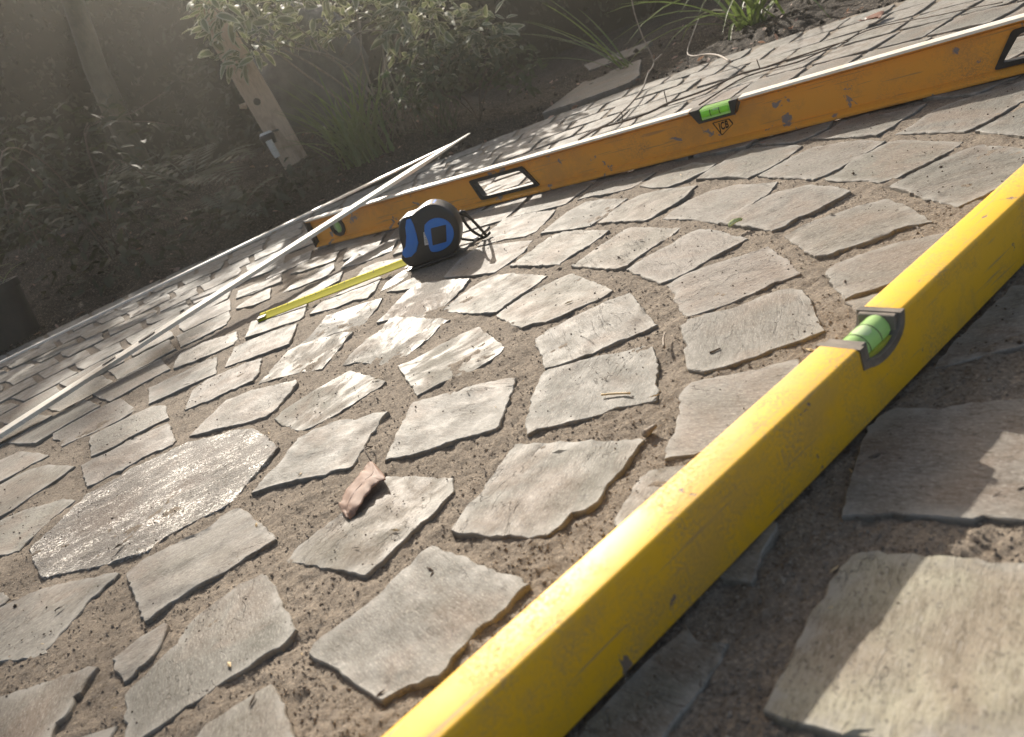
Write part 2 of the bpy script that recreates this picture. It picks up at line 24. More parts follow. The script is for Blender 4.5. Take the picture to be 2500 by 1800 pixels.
CAM = [[0.922538,-0.145187,-0.357553],[-0.385906,-0.347081,-0.854758],[0.0,0.926529,-0.376224]]
LEAF_L = [[-0.128, 0.5376, 0.006], [-0.1337, 0.5297, 0.0055], [-0.1397, 0.5194, 0.005], [-0.1468, 0.5113, 0.004], [-0.1516, 0.4973, 0.003], [-0.1503, 0.4872, 0.002], [-0.1459, 0.4749, 0.0015]]
LEAF_R = [[-0.1249, 0.5314, 0.0065], [-0.1151, 0.4981, 0.008], [-0.1205, 0.4981, 0.008], [-0.1284, 0.4903, 0.0075], [-0.1358, 0.4781, 0.006], [-0.14, 0.4748, 0.004], [-0.1441, 0.4731, 0.0015]]
H = 0.25
CX, CY = -0.264, 0.650          # centre of the paved circle
SUN = Vector((0.19, -1.773, -1.0)).normalized()
C = bpy.context.collection
rnd = random.Random(7)

# ------------------------------------------------------------------ camera, sky, sun, exposure
scene = bpy.context.scene
cam_d = bpy.data.cameras.new("camera"); cam = bpy.data.objects.new("camera", cam_d); C.objects.link(cam)
X, Dn, Vw = (Vector(v) for v in CAM)
m = Matrix.Identity(4)
for i in range(3):
    m[i][0] = X[i]; m[i][1] = -Dn[i]; m[i][2] = -Vw[i]
m[2][3] = 0.25
cam.matrix_world = m
cam_d.sensor_width = 36; cam_d.lens = 27; cam_d.clip_start = 0.02; cam_d.clip_end = 200
cam_d.dof.use_dof = True; cam_d.dof.focus_distance = 0.82; cam_d.dof.aperture_fstop = 13
scene.camera = cam
world = bpy.data.worlds.new("World"); scene.world = world; world.use_nodes = True
wn = world.node_tree.nodes; wl = world.node_tree.links
sky = wn.new("ShaderNodeTexSky"); sky.sky_type = 'NISHITA'; sky.sun_disc = False
sky.air_density = 0.8; sky.dust_density = 4.0; sky.ozone_density = 0.4
sky.sun_elevation = math.radians(29.3); sky.sun_rotation = math.radians(-6.1)
wb = wn.new("ShaderNodeMix"); wb.data_type = 'RGBA'; wb.blend_type = 'MULTIPLY'; wb.inputs[0].default_value = 1.0
wb.inputs[7].default_value = (1.0, .935, .83, 1)          # the camera's warm white balance
bg = wn["Background"]; wl.new(sky.outputs[0], wb.inputs[6]); wl.new(wb.outputs[2], bg.inputs[0]); bg.inputs[1].default_value = 0.105
sun_d = bpy.data.lights.new("sun", 'SUN'); sun = bpy.data.objects.new("sun", sun_d); C.objects.link(sun)
sun_d.energy = 4.6; sun_d.angle = math.radians(0.6); sun_d.color = (1.0, 0.925, 0.82)
sun.rotation_euler = SUN.to_track_quat('-Z', 'Y').to_euler(); sun.location = (0, 6, 5)
vs = scene.view_settings
vs.view_transform = 'Standard'; vs.look = 'None'; vs.exposure = 0.88; vs.gamma = 1.0; vs.use_curve_mapping = False

# ------------------------------------------------------------------ helpers
def mesh(name, verts, faces, mat=None, smooth=False):
    me = bpy.data.meshes.new(name); me.from_pydata([tuple(v) for v in verts], [], faces); me.update()
    if mat: me.materials.append(mat)
    if smooth: me.polygons.foreach_set("use_smooth", [True] * len(me.polygons))
    return me
def link(name, me, parent=None, loc=(0, 0, 0), rot=None):
    o = bpy.data.objects.new(name, me); C.objects.link(o)
    if parent: o.parent = parent
    o.location = loc
    if rot is not None: o.rotation_euler = rot
    return o
def obj(name, verts, faces, mat, parent=None, smooth=False, loc=(0, 0, 0), rot=None):
    return link(name, mesh(name, verts, faces, mat, smooth), parent, loc, rot)
def tag(o, label, cat=None, group=None, kind=None):
    o['label'] = label
    if cat: o['category'] = cat
    if group: o['group'] = group
    if kind: o['kind'] = kind
    return o
def empty(name, loc, rot=(0, 0, 0)):
    o = bpy.data.objects.new(name, None); C.objects.link(o); o.location = loc; o.rotation_euler = rot
    o.empty_display_size = .02
    return o
def bm_obj(name, bm, mat, parent=None, smooth=False, loc=(0, 0, 0), rot=None):
    me = bpy.data.meshes.new(name); bm.normal_update(); bm.to_mesh(me); bm.free()
    me.materials.append(mat)
    if smooth: me.polygons.foreach_set("use_smooth", [True] * len(me.polygons))
    return link(name, me, parent, loc, rot)
def autosmooth(o, ang=40):
    me = o.data
    me.polygons.foreach_set("use_smooth", [True] * len(me.polygons))
    me.set_sharp_from_angle(angle=math.radians(ang))
    return o
def prism(bm, pts, vec, bevel=0, seg=2, which=None):
    """extrude the polygon pts (3-D points) along vec"""
    vec = Vector(vec)
    a = [bm.verts.new(Vector(p)) for p in pts]; b = [bm.verts.new(Vector(p) + vec) for p in pts]
    n = len(a)
    fs = [bm.faces.new(a[::-1]), bm.faces.new(b)]
    es = []
    for i in range(n):
        fs.append(bm.faces.new((a[i], a[(i + 1) % n], b[(i + 1) % n], b[i])))
    bmesh.ops.recalc_face_normals(bm, faces=fs)
    if bevel:
        cand = [e for f in fs for e in f.edges]
        cand = list({e.index if False else e: None for e in cand})
        if which: cand = [e for e in cand if which(e)]
        bmesh.ops.bevel(bm, geom=cand, offset=bevel, segments=seg, affect='EDGES', profile=.5, clamp_overlap=True)
def tube_data(pts, radii, sides=7):
    vs_, fs_ = [], []
    pts = [Vector(p) for p in pts]
    prev = None
    for i, p in enumerate(pts):
        t = (pts[min(i + 1, len(pts) - 1)] - pts[max(i - 1, 0)])
        if t.length < 1e-9: t = Vector((0, 0, 1))
        t.normalize()
        ref = prev if prev is not None else (Vector((0, 0, 1)) if abs(t.z) < .9 else Vector((1, 0, 0)))
        a = (ref - t * ref.dot(t))
        if a.length < 1e-6: a = t.orthogonal()
        a.normalize(); b = t.cross(a); prev = a
        r = radii[i] if isinstance(radii, (list, tuple)) else radii
        for k in range(sides):
            an = 2 * math.pi * k / sides
            vs_.append(p + a * (r * math.cos(an)) + b * (r * math.sin(an)))
    for i in range(len(pts) - 1):
        for k in range(sides):
            k2 = (k + 1) % sides
            fs_.append((i * sides + k, i * sides + k2, (i + 1) * sides + k2, (i + 1) * sides + k))
    fs_.append(tuple(range(sides))[::-1]); fs_.append(tuple((len(pts) - 1) * sides + k for k in range(sides)))
    return vs_, fs_
def smooth_path(pts, n=4):
    pts = [Vector(p) for p in pts]; out = []
    for i in range(len(pts) - 1):
        p0, p1, p2, p3 = pts[max(i - 1, 0)], pts[i], pts[i + 1], pts[min(i + 2, len(pts) - 1)]
        for k in range(n):
            t = k / n
            out.append(.5 * ((2 * p1) + (p2 - p0) * t + (2 * p0 - 5 * p1 + 4 * p2 - p3) * t * t + (3 * p1 - p0 - 3 * p2 + p3) * t ** 3))
    out.append(pts[-1]); return out
class MB:
    def __init__(s): s.v = []; s.f = []
    def add(s, v, f):
        o = len(s.v); s.v += [tuple(q) for q in v]; s.f += [tuple(i + o for i in q) for q in f]
    def build(s, name, mat, parent=None, smooth=False, loc=(0, 0, 0)):
        return obj(name, s.v, s.f, mat, parent, smooth, loc)
def in_poly(x, y, P):
    c = False; j = len(P) - 1
    for i in range(len(P)):
        xi, yi = P[i]; xj, yj = P[j]
        if (yi > y) != (yj > y) and x < (xj - xi) * (y - yi) / (yj - yi) + xi: c = not c
        j = i
    return c
def project(p):
    d = Vector(p) - Vector((0, 0, .25)); z = d.dot(Vw)
    if z < .03: return None
    return (.5 + .75 * d.dot(X) / z, .5 + .75 * (d.dot(Dn) / z) * 1024 / 737, z)

# ------------------------------------------------------------------ materials
def mat(name):
    m_ = bpy.data.materials.new(name); m_.use_nodes = True
    nt = m_.node_tree; return m_, nt, nt.nodes["Principled BSDF"]
def N(nt, typ, **kw):
    n = nt.nodes.new(typ)
    for k, v_ in kw.items():
        if k.startswith('i_'): n.inputs[k[2:].replace('_', ' ')].default_value = v_
        else: setattr(n, k, v_)
    return n
def L(nt, a, b): nt.links.new(a, b)
def ramp(nt, fac, stops, interp='LINEAR'):
    r = nt.nodes.new("ShaderNodeValToRGB"); r.color_ramp.interpolation = interp
    e = r.color_ramp.elements
    while len(e) < len(stops): e.new(.5)
    for el, (p, c) in zip(e, stops):
        el.position = p; el.color = (*c, 1) if len(c) == 3 else c
    L(nt, fac, r.inputs[0]); return r.outputs[0]
def noise(nt, vec, scale, detail=6, rough=.6, dist=0):
    n = N(nt, "ShaderNodeTexNoise"); n.inputs["Scale"].default_value = scale; n.inputs["Detail"].default_value = detail
    n.inputs["Roughness"].default_value = rough; n.inputs["Distortion"].default_value = dist
    if vec is not None: L(nt, vec, n.inputs["Vector"])
    return n.outputs["Fac"]
def mix(nt, fac, a, b, mode='MIX'):
    n = nt.nodes.new("ShaderNodeMix"); n.data_type = 'RGBA'; n.blend_type = mode
    for s_, v_ in ((n.inputs[0], fac), (n.inputs[6], a), (n.inputs[7], b)):
        if isinstance(v_, bpy.types.NodeSocket): L(nt, v_, s_)
        elif isinstance(v_, (int, float)): s_.default_value = v_
        else: s_.default_value = (*v_, 1) if len(v_) == 3 else v_
    return n.outputs[2]
def math_n(nt, op, a, b=None, clamp=False):
    n = nt.nodes.new("ShaderNodeMath"); n.operation = op; n.use_clamp = clamp
    for i, v_ in enumerate((a, b)):
        if v_ is None: continue
        if isinstance(v_, bpy.types.NodeSocket): L(nt, v_, n.inputs[i])
        else: n.inputs[i].default_value = v_
    return n.outputs[0]
def bump(nt, height, strength, dist, prev=None):
    b = nt.nodes.new("ShaderNodeBump"); b.inputs["Strength"].default_value = strength; b.inputs["Distance"].default_value = dist
    L(nt, height, b.inputs["Height"])
    if prev is not None: L(nt, prev, b.inputs["Normal"])
    return b.outputs[0]
def coords(nt, scale=(1, 1, 1), rand=True):
    tc = nt.nodes.new("ShaderNodeTexCoord"); v = tc.outputs["Object"]
    if rand:
        oi = nt.nodes.new("ShaderNodeObjectInfo")
        mm = N(nt, "ShaderNodeVectorMath", operation='SCALE'); mm.inputs[0].default_value = (13.1, 7.7, 3.3)
        L(nt, oi.outputs["Random"], mm.inputs["Scale"])
        ad = N(nt, "ShaderNodeVectorMath", operation='ADD'); L(nt, v, ad.inputs[0]); L(nt, mm.outputs[0], ad.inputs[1]); v = ad.outputs[0]
    mp = nt.nodes.new("ShaderNodeMapping"); mp.inputs["Scale"].default_value = scale; L(nt, v, mp.inputs["Vector"])
    return mp.outputs[0]

def stone_material(name, sparkle=0.0, rough=(.58, .82), patch=0, gain=None):
    m_, nt, P = mat(name)
    v = coords(nt); vs_ = coords(nt, (1, 3.6, 2))
    oi = nt.nodes.new("ShaderNodeObjectInfo"); rd = oi.outputs["Random"]
    tint = ramp(nt, rd, [(0, (.172, .158, .128)), (.16, (.128, .131, .116)), (.33, (.180, .165, .143)), (.48, (.146, .146, .130)), (.63, (.188, .162, .141)), (.80, (.160, .153, .120)), (1, (.122, .121, .106))])
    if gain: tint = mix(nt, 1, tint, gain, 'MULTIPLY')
    big = noise(nt, v, 22, 5, .6)
    col = mix(nt, math_n(nt, 'MULTIPLY', big, .75), tint, mix(nt, .55, tint, (.222, .208, .182)))
    warm = ramp(nt, noise(nt, v, 14, 4, .6, .6), [(.46, (0, 0, 0)), (.62, (1, 1, 1))])
    col = mix(nt, math_n(nt, 'MULTIPLY', warm, .55), col, (.190, .136, .098))
    damp = ramp(nt, noise(nt, v, 8, 5, .62, .8), [(.50, (0, 0, 0)), (.60, (1, 1, 1))])
    col = mix(nt, math_n(nt, 'MULTIPLY', damp, .45), col, mix(nt, 1, col, (.70, .72, .68), 'MULTIPLY'))
    st = noise(nt, vs_, 95, 8, .72, .4)
    col = mix(nt, ramp(nt, st, [(.34, (1, 1, 1)), (.53, (0, 0, 0))]), col, mix(nt, 1.0, col, (.60, .57, .53), 'MULTIPLY'))
    fine = noise(nt, vs_, 330, 4, .8)
    grit = noise(nt, v, 300, 3, .85)
    col = mix(nt, ramp(nt, fine, [(.54, (0, 0, 0)), (.64, (.85, .85, .85))]), col, (.335, .31, .27))
    col = mix(nt, ramp(nt, fine, [(.34, (.9, .9, .9)), (.44, (0, 0, 0))]), col, (.085, .07, .056))
    col = mix(nt, ramp(nt, grit, [(.33, (.8, .8, .8)), (.43, (0, 0, 0))]), col, (.06, .05, .04))
    hl = noise(nt, coords(nt, (.8, 2.6, 1)), 17, 5, .55, .5)          # hairline splits along the bedding
    hl = ramp(nt, hl, [(.478, (0, 0, 0)), (.486, (1, 1, 1)), (.492, (0, 0, 0))])
    hl = math_n(nt, 'MULTIPLY', hl, ramp(nt, noise(nt, v, 11, 2), [(.52, (0, 0, 0)), (.58, (1, 1, 1))]))
    col = mix(nt, math_n(nt, 'MULTIPLY', hl, .75), col, (.055, .045, .035))
    rim = N(nt, "ShaderNodeAttribute", attribute_name="rim").outputs["Fac"]
    rimn = math_n(nt, 'MULTIPLY', rim, ramp(nt, noise(nt, v, 60, 4), [(.38, (.05, .05, .05)), (.58, (1, 1, 1))]))
    col = mix(nt, math_n(nt, 'MULTIPLY', rimn, .75), col, (.30, .29, .262))
    vo = N(nt, "ShaderNodeTexVoronoi"); vo.inputs["Scale"].default_value = 170; L(nt, vs_, vo.inputs["Vector"])
    pit = ramp(nt, vo.outputs["Distance"], [(.03, (1, 1, 1)), (.11, (0, 0, 0))])
    pit = math_n(nt, 'MULTIPLY', pit, ramp(nt, noise(nt, v, 33, 2), [(.50, (0, 0, 0)), (.56, (1, 1, 1))]))
    col = mix(nt, math_n(nt, 'MULTIPLY', pit, .75), col, (.06, .05, .04))
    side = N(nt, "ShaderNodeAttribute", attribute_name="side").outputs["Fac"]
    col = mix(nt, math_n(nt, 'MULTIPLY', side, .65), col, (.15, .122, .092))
    L(nt, col, P.inputs["Base Color"])
    r = N(nt, "ShaderNodeMapRange"); L(nt, noise(nt, v, 40, 6, .65), r.inputs[0])
    r.inputs[1].default_value = .3; r.inputs[2].default_value = .7; r.inputs[3].default_value = rough[0]; r.inputs[4].default_value = rough[1]
    L(nt, r.outputs[0], P.inputs["Roughness"]); P.inputs["Specular IOR Level"].default_value = .36
    b = bump(nt, noise(nt, vs_, 60, 6, .6, .5), .40, .0009)
    b = bump(nt, st, .5, .0006, b)
    b = bump(nt, noise(nt, v, 600, 3, .7), .5 + sparkle, .0004 + .0006 * sparkle, b)
    b = bump(nt, math_n(nt, 'MULTIPLY', pit, -1), .6, .0008, b)
    b = bump(nt, math_n(nt, 'MULTIPLY', hl, -1), .7, .0010, b)
    if patch:        # rubbed smooth in patches, dull elsewhere
        pm_ = ramp(nt, noise(nt, coords(nt, (1, 1.6, 1)), 13, 4, .65, .5), [(.44, (1, 1, 1)), (.56, (0, 0, 0))])
        L(nt, math_n(nt, 'ADD', r.outputs[0], math_n(nt, 'MULTIPLY', pm_, patch)), P.inputs["Roughness"])
        P.inputs["Specular IOR Level"].default_value = .30
    if sparkle:      # flakes of mica
        fl = ramp(nt, noise(nt, v, 480, 2, .8), [(.525, (0, 0, 0)), (.56, (1, 1, 1))])
        fl = math_n(nt, 'MULTIPLY', fl, ramp(nt, noise(nt, coords(nt, (1, 2.2, 1)), 26, 4, .7), [(.44, (.02, .02, .02)), (.64, (1, 1, 1))]))
        L(nt, math_n(nt, 'MULTIPLY', fl, .9), P.inputs["Metallic"])
        L(nt, mix(nt, fl, col, (.74, .72, .68)), P.inputs["Base Color"])
        L(nt, mix(nt, fl, r.outputs[0], (.36, .36, .36)), P.inputs["Roughness"])
    L(nt, b, P.inputs["Normal"])
    return m_
M = {}
M['stone'] = stone_material("riven_sandstone")
M['slab'] = stone_material("glittering_sandstone", 1.3, (.5, .7))
M['pale'] = stone_material("pale_sunpatch_sandstone", 0, (.6, .8), 0, (2.25, 2.2, 2.02))  # pale stone; its gain also puts the sun patch into the colour
M['polished'] = stone_material("worn_smooth_sandstone", 0, (.52, .62), .25)

def ground_material(name, cols, scale=1.0, bumps=(1, 1), rough=.9):
    m_, nt, P = mat(name)
    v = coords(nt, rand=False)
    c = ramp(nt, noise(nt, v, 9 * scale, 6, .65), [(.3, cols[0]), (.55, cols[1]), (.75, cols[2])])
    g = noise(nt, v, 400 * scale, 4, .85)
    c = mix(nt, ramp(nt, g, [(.36, (1, 1, 1)), (.46, (0, 0, 0))]), c, mix(nt, 1, c, (.38, .34, .30), 'MULTIPLY'))
    c = mix(nt, ramp(nt, g, [(.55, (0, 0, 0)), (.64, (.9, .9, .9))]), c, mix(nt, .6, c, (.50, .42, .32)))
    c = mix(nt, ramp(nt, noise(nt, v, 150 * scale, 4, .7), [(.33, (.6, .6, .6)), (.5, (0, 0, 0))]), c, mix(nt, 1, c, (.62, .58, .54), 'MULTIPLY'))
    L(nt, c, P.inputs["Base Color"]); P.inputs["Roughness"].default_value = rough
    P.inputs["Specular IOR Level"].default_value = .25
    b = bump(nt, noise(nt, v, 110 * scale, 5, .7), .6 * bumps[0], .0022)
    b = bump(nt, g, .9 * bumps[1], .0016, b)
    L(nt, b, P.inputs["Normal"]); return m_
M['sand'] = ground_material("damp_sand", [(.184, .153, .119), (.226, .190, .150), (.270, .230, .184)])
M['soil'] = ground_material("dark_soil", [(.016, .012, .008), (.028, .020, .014), (.044, .033, .023)], .45, (1.2, 1))

def simple(name, col, rough=.5, spec=.5, var=None, vscale=30, bscale=0, bstr=.3, bdist=.001, metal=0, rand=True):
    m_, nt, P = mat(name)
    v = coords(nt, rand=rand)
    if var:
        c = mix(nt, ramp(nt, noise(nt, v, vscale, 6, .65), [(.35, (0, 0, 0)), (.65, (1, 1, 1))]), col, var); L(nt, c, P.inputs["Base Color"])
    else: P.inputs["Base Color"].default_value = (*col, 1)
    P.inputs["Roughness"].default_value = rough; P.inputs["Specular IOR Level"].default_value = spec; P.inputs["Metallic"].default_value = metal
    if bscale: L(nt, bump(nt, noise(nt, v, bscale, 4, .6), bstr, bdist), P.inputs["Normal"])
    return m_

def paint(name, col, dirt, chip, rough, amt=(.56, .66), chips=(.70, .73), wearmode=True, scale=1.0):
    m_, nt, P = mat(name)
    v = coords(nt, rand=False)
    big = noise(nt, v, 19 * scale, 7, .72)
    sm = noise(nt, v, 480 * scale, 3, .85)
    scr = noise(nt, coords(nt, (.035, 1, 1), False), 420 * scale, 2, .5)
    f = math_n(nt, 'MULTIPLY', ramp(nt, big, [(amt[0], (.0, .0, .0)), (amt[1] + .04, (1, 1, 1))]), ramp(nt, sm, [(.44, (0, 0, 0)), (.56, (1, 1, 1))]))
    c = mix(nt, math_n(nt, 'MULTIPLY', f, .80), col, dirt)
    c = mix(nt, ramp(nt, scr, [(.64, (0, 0, 0)), (.68, (.8, .8, .8))]), c, dirt)
    c = mix(nt, math_n(nt, 'MULTIPLY', ramp(nt, noise(nt, v, 17 * scale, 6, .7), [(.50, (0, 0, 0)), (.64, (1, 1, 1))]), .75), c, mix(nt, .5, col, dirt))
    ch = noise(nt, v, 46 * scale, 5, .62, .4)
    chm = ramp(nt, ch, [(chips[0], (0, 0, 0)), (chips[1], (1, 1, 1))])
    c = mix(nt, chm, c, chip)
    L(nt, c, P.inputs["Base Color"])
    rr = math_n(nt, 'ADD', rough, math_n(nt, 'MULTIPLY', f, .3)); L(nt, rr, P.inputs["Roughness"])
    P.inputs["Specular IOR Level"].default_value = .45
    b = bump(nt, math_n(nt, 'MULTIPLY', chm, -1), .5, .0004)
    b = bump(nt, big, .25, .0008, b); b = bump(nt, sm, .12, .0003, b)
    L(nt, b, P.inputs["Normal"]); return m_
M['yellow'] = paint("worn_yellow_paint", (.78, .450, .014), (.40, .265, .12), (.22, .165, .125), .50, amt=(.43, .56), chips=(.668, .680))
M['orange'] = paint("worn_orange_paint", (.86, .385, .052), (.48, .25, .09), (.26, .22, .21), .42, amt=(.50, .66), chips=(.62, .645), scale=.8)
M['rubber'] = simple("black_rubber", (.018, .017, .016), .55, .4, (.05, .045, .04), 60, 300, .3, .0004)
M['black'] = simple("black_plastic", (.026, .026, .027), .38, .5, (.04, .037, .034), 40, 500, .25, .0003)
M['blue'] = simple("blue_plastic", (.02, .17, .62), .38, .5, (.04, .20, .58), 60)
M['greyplastic'] = simple("dusty_grey_plastic", (.10, .088, .074), .5, .4, (.24, .205, .165), 50, 300, .25, .0004)
M['white'] = simple("white_label", (.72, .70, .66), .5, .4, (.55, .52, .48), 180)
M['ink'] = simple("black_ink", (.02, .017, .015), .5, .3)
M['tape'] = simple("yellow_blade", (.50, .46, .010), .8, .12, (.46, .41, .02), 90)
M['steel'] = simple("bright_steel", (.62, .61, .58), .28, .5, (.5, .48, .45), 200, metal=1)
M['alu'] = simple("dull_aluminium", (.80, .79, .77), .36, .5, (.66, .65, .63), 40, 200, .15, .0003, metal=.35)
M['topedge'] = simple("whitish_glare_edge", (.90, .86, .78), .33, .6, (.80, .70, .55), 60)  # whitish colour stands for sun glare off the glossy orange top
def glassy(name, col, rough=.08, tr=.85, em=None):
    m_, nt, P = mat(name)
    P.inputs["Base Color"].default_value = (*col, 1); P.inputs["Roughness"].default_value = rough
    P.inputs["Transmission Weight"].default_value = tr; P.inputs["IOR"].default_value = 1.45
    P.inputs["Subsurface Weight"].default_value = 0
    return m_
def milky(name, col, trans, tw=.5, rough=.2):
    m_, nt, P = mat(name)
    P.inputs["Base Color"].default_value = (*col, 1); P.inputs["Roughness"].default_value = rough
    t = N(nt, "ShaderNodeBsdfTranslucent"); t.inputs[0].default_value = (*trans, 1)
    mx = N(nt, "ShaderNodeMixShader"); mx.inputs[0].default_value = tw
    L(nt, P.outputs[0], mx.inputs[1]); L(nt, t.outputs[0], mx.inputs[2]); L(nt, mx.outputs[0], nt.nodes["Material Output"].inputs[0])
    return m_
M['vial'] = milky("green_vial_fluid", (.60, .82, .40), (.78, .98, .45), .5, .12)
M['vialclear'] = milky("clear_vial_body", (.62, .80, .46), (.75, .95, .52), .55, .12)
M['bubble'] = milky("pale_bubble", (.80, .92, .66), (.90, .98, .70), .5, .12)

def wood_material(name, a, b, c, sc=(1, 1, 1)):
    m_, nt, P = mat(name)
    v = coords(nt, sc)
    g = noise(nt, v, 30, 8, .7, 1.2)
    col = ramp(nt, g, [(.3, a), (.5, b), (.7, c)])
    col = mix(nt, ramp(nt, noise(nt, coords(nt), 9, 4), [(.55, (0, 0, 0)), (.7, (.8, .8, .8))]), col, mix(nt, 1, col, (.5, .45, .4), 'MULTIPLY'))
    L(nt, col, P.inputs["Base Color"]); P.inputs["Roughness"].default_value = .7
    L(nt, bump(nt, g, .4, .002), P.inputs["Normal"]); return m_
M['lath'] = wood_material("pale_weathered_lath", (.62, .57, .49), (.74, .69, .60), (.82, .78, .70), (.35, 6, 6))
M['postwood'] = wood_material("timber_post", (.38, .27, .185), (.53, .39, .28), (.63, .49, .36), (6, 6, .8))
M['bark'] = wood_material("twig_bark", (.045, .032, .022), (.085, .062, .045), (.14, .11, .085), (4, 4, 1))
M['paletwig'] = wood_material("dry_pale_twig", (.13, .105, .08), (.22, .18, .14), (.32, .27, .21), (4, 4, 1))
M['trunk'] = wood_material("mossy_trunk", (.034, .030, .015), (.060, .050, .024), (.09, .074, .04), (3, 3, .7))
M['rock'] = simple("grey_boulder", (.10, .10, .095), .8, .3, (.17, .165, .15), 14, 40, .6, .01)
M['straw'] = simple("dry_straw", (.50, .36, .18), .6, .3, (.62, .48, .28), 120)
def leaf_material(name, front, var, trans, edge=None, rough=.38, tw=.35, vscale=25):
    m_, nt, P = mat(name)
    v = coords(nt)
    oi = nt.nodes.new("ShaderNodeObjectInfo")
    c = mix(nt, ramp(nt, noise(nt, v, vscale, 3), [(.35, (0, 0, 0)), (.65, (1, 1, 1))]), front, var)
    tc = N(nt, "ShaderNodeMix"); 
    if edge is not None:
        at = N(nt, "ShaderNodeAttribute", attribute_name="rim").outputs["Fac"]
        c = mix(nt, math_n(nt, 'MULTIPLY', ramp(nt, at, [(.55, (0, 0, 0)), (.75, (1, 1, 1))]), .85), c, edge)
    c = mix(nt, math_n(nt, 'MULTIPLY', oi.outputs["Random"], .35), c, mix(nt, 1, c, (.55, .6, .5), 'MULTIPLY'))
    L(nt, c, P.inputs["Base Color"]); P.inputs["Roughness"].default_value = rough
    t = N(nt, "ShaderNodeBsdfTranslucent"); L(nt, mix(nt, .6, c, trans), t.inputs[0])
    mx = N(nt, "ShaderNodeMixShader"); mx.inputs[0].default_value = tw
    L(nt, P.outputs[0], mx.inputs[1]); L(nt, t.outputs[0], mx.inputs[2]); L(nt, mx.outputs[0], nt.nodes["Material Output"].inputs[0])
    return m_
M['leaf'] = leaf_material("variegated_leaf", (.125, .15, .080), (.185, .205, .115), (.18, .21, .08), (.58, .55, .42), .72, .25)
M['leaf_dark'] = leaf_material("dark_glossy_leaf", (.050, .074, .038), (.080, .100, .050), (.06, .10, .03), None, .7)
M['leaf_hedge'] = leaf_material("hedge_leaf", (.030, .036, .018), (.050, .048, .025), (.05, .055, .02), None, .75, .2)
M['blade'] = leaf_material("grass_blade", (.105, .165, .045), (.165, .20, .07), (.20, .28, .06), None, .4, .4)
M['fern'] = leaf_material("fern_leaf", (.050, .065, .045), (.080, .095, .066), (.08, .11, .04), None, .6, .2)
M['brownleaf'] = leaf_material("dry_brown_leaf", (.40, .265, .205), (.30, .19, .145), (.42, .24, .15), None, .65, .22, 60)
M['redleaf'] = leaf_material("russet_leaf", (.16, .055, .030), (.22, .08, .045), (.25, .08, .03), None, .5, .2, 60)
M['paleleaf'] = leaf_material("pale_green_leaf", (.40, .46, .22), (.52, .55, .32), (.45, .5, .2), None, .5, .3, 80)
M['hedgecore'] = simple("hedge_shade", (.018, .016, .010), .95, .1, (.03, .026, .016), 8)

# ------------------------------------------------------------------ ground: sand bed of the circle and garden soil
def vnoise(x, y, seed=0):
    xi = np.floor(x).astype(np.int64); yi = np.floor(y).astype(np.int64); fx = x - xi; fy = y - yi
    fx = fx * fx * (3 - 2 * fx); fy = fy * fy * (3 - 2 * fy)
    def hsh(a, b):
        n = (a * 374761393 + b * 668265263 + seed * 1442695041) & 0xffffffff
        n = ((n ^ (n >> 13)) * 1274126177) & 0xffffffff
        return ((n ^ (n >> 16)) & 0xffff) / 65535.0
    return (hsh(xi, yi) * (1 - fx) + hsh(xi + 1, yi) * fx) * (1 - fy) + (hsh(xi, yi + 1) * (1 - fx) + hsh(xi + 1, yi + 1) * fx) * fy
def sand_z(x, y):
    z = -.0014 + .0018 * (vnoise(x * 22, y * 22, 1) - .5) + .0024 * (vnoise(x * 60, y * 60, 2) - .5) + .0022 * (vnoise(x * 170, y * 170, 3) - .5) + .0014 * (vnoise(x * 420, y * 420, 4) - .5)
    return z - .0010 * np.clip((np.hypot(x, y) - .85) / .5, 0, 1)
def heightfield(name, xs, ys, zf, keep, material, parent=None):
    """xs, ys: 2-D arrays of a structured grid"""
    z = zf(xs, ys); n, k = xs.shape
    co = np.stack([xs, ys, z], -1).reshape(-1, 3)
    idx = np.arange(n * k).reshape(n, k)
    q = np.stack([idx[:-1, :-1], idx[:-1, 1:], idx[1:, 1:], idx[1:, :-1]], -1).reshape(-1, 4)
    kp = keep(xs, ys).reshape(-1); q = q[kp[q].all(1)]
    used = np.unique(q); rem = np.zeros(n * k, np.int64); rem[used] = np.arange(len(used)); q = rem[q]; co = co[used]
    me = bpy.data.meshes.new(name); me.vertices.add(len(co)); me.vertices.foreach_set("co", co.reshape(-1))
    me.loops.add(q.size); me.loops.foreach_set("vertex_index", q.reshape(-1).astype(np.int32))
    me.polygons.add(len(q)); me.polygons.foreach_set("loop_start", np.arange(0, q.size, 4, dtype=np.int32)); me.polygons.foreach_set("loop_total", np.full(len(q), 4, np.int32))
    me.polygons.foreach_set("use_smooth", np.ones(len(q), bool)); me.update(calc_edges=True); me.validate()
    me.materials.append(material)
    return link(name, me, parent)
az = np.radians(np.concatenate([np.linspace(-180, -62, 50, endpoint=False), np.linspace(-62, 62, 440, endpoint=False), np.linspace(62, 180, 51)]))
rr = np.concatenate([np.linspace(0.001, .17, 6, endpoint=False), np.geomspace(.17, 2.7, 430)])
RR, AZ = np.meshgrid(rr, az, indexing='ij')
R_PATIO = 6.88 * H
patio = heightfield("patio", RR * np.sin(AZ), RR * np.cos(AZ), sand_z, lambda x, y: np.hypot(x - CX, y - CY) < R_PATIO + .03, M['sand'])
tag(patio, "round patio of grey sandstone setts laid in rings on brown sand", None, None, 'structure')

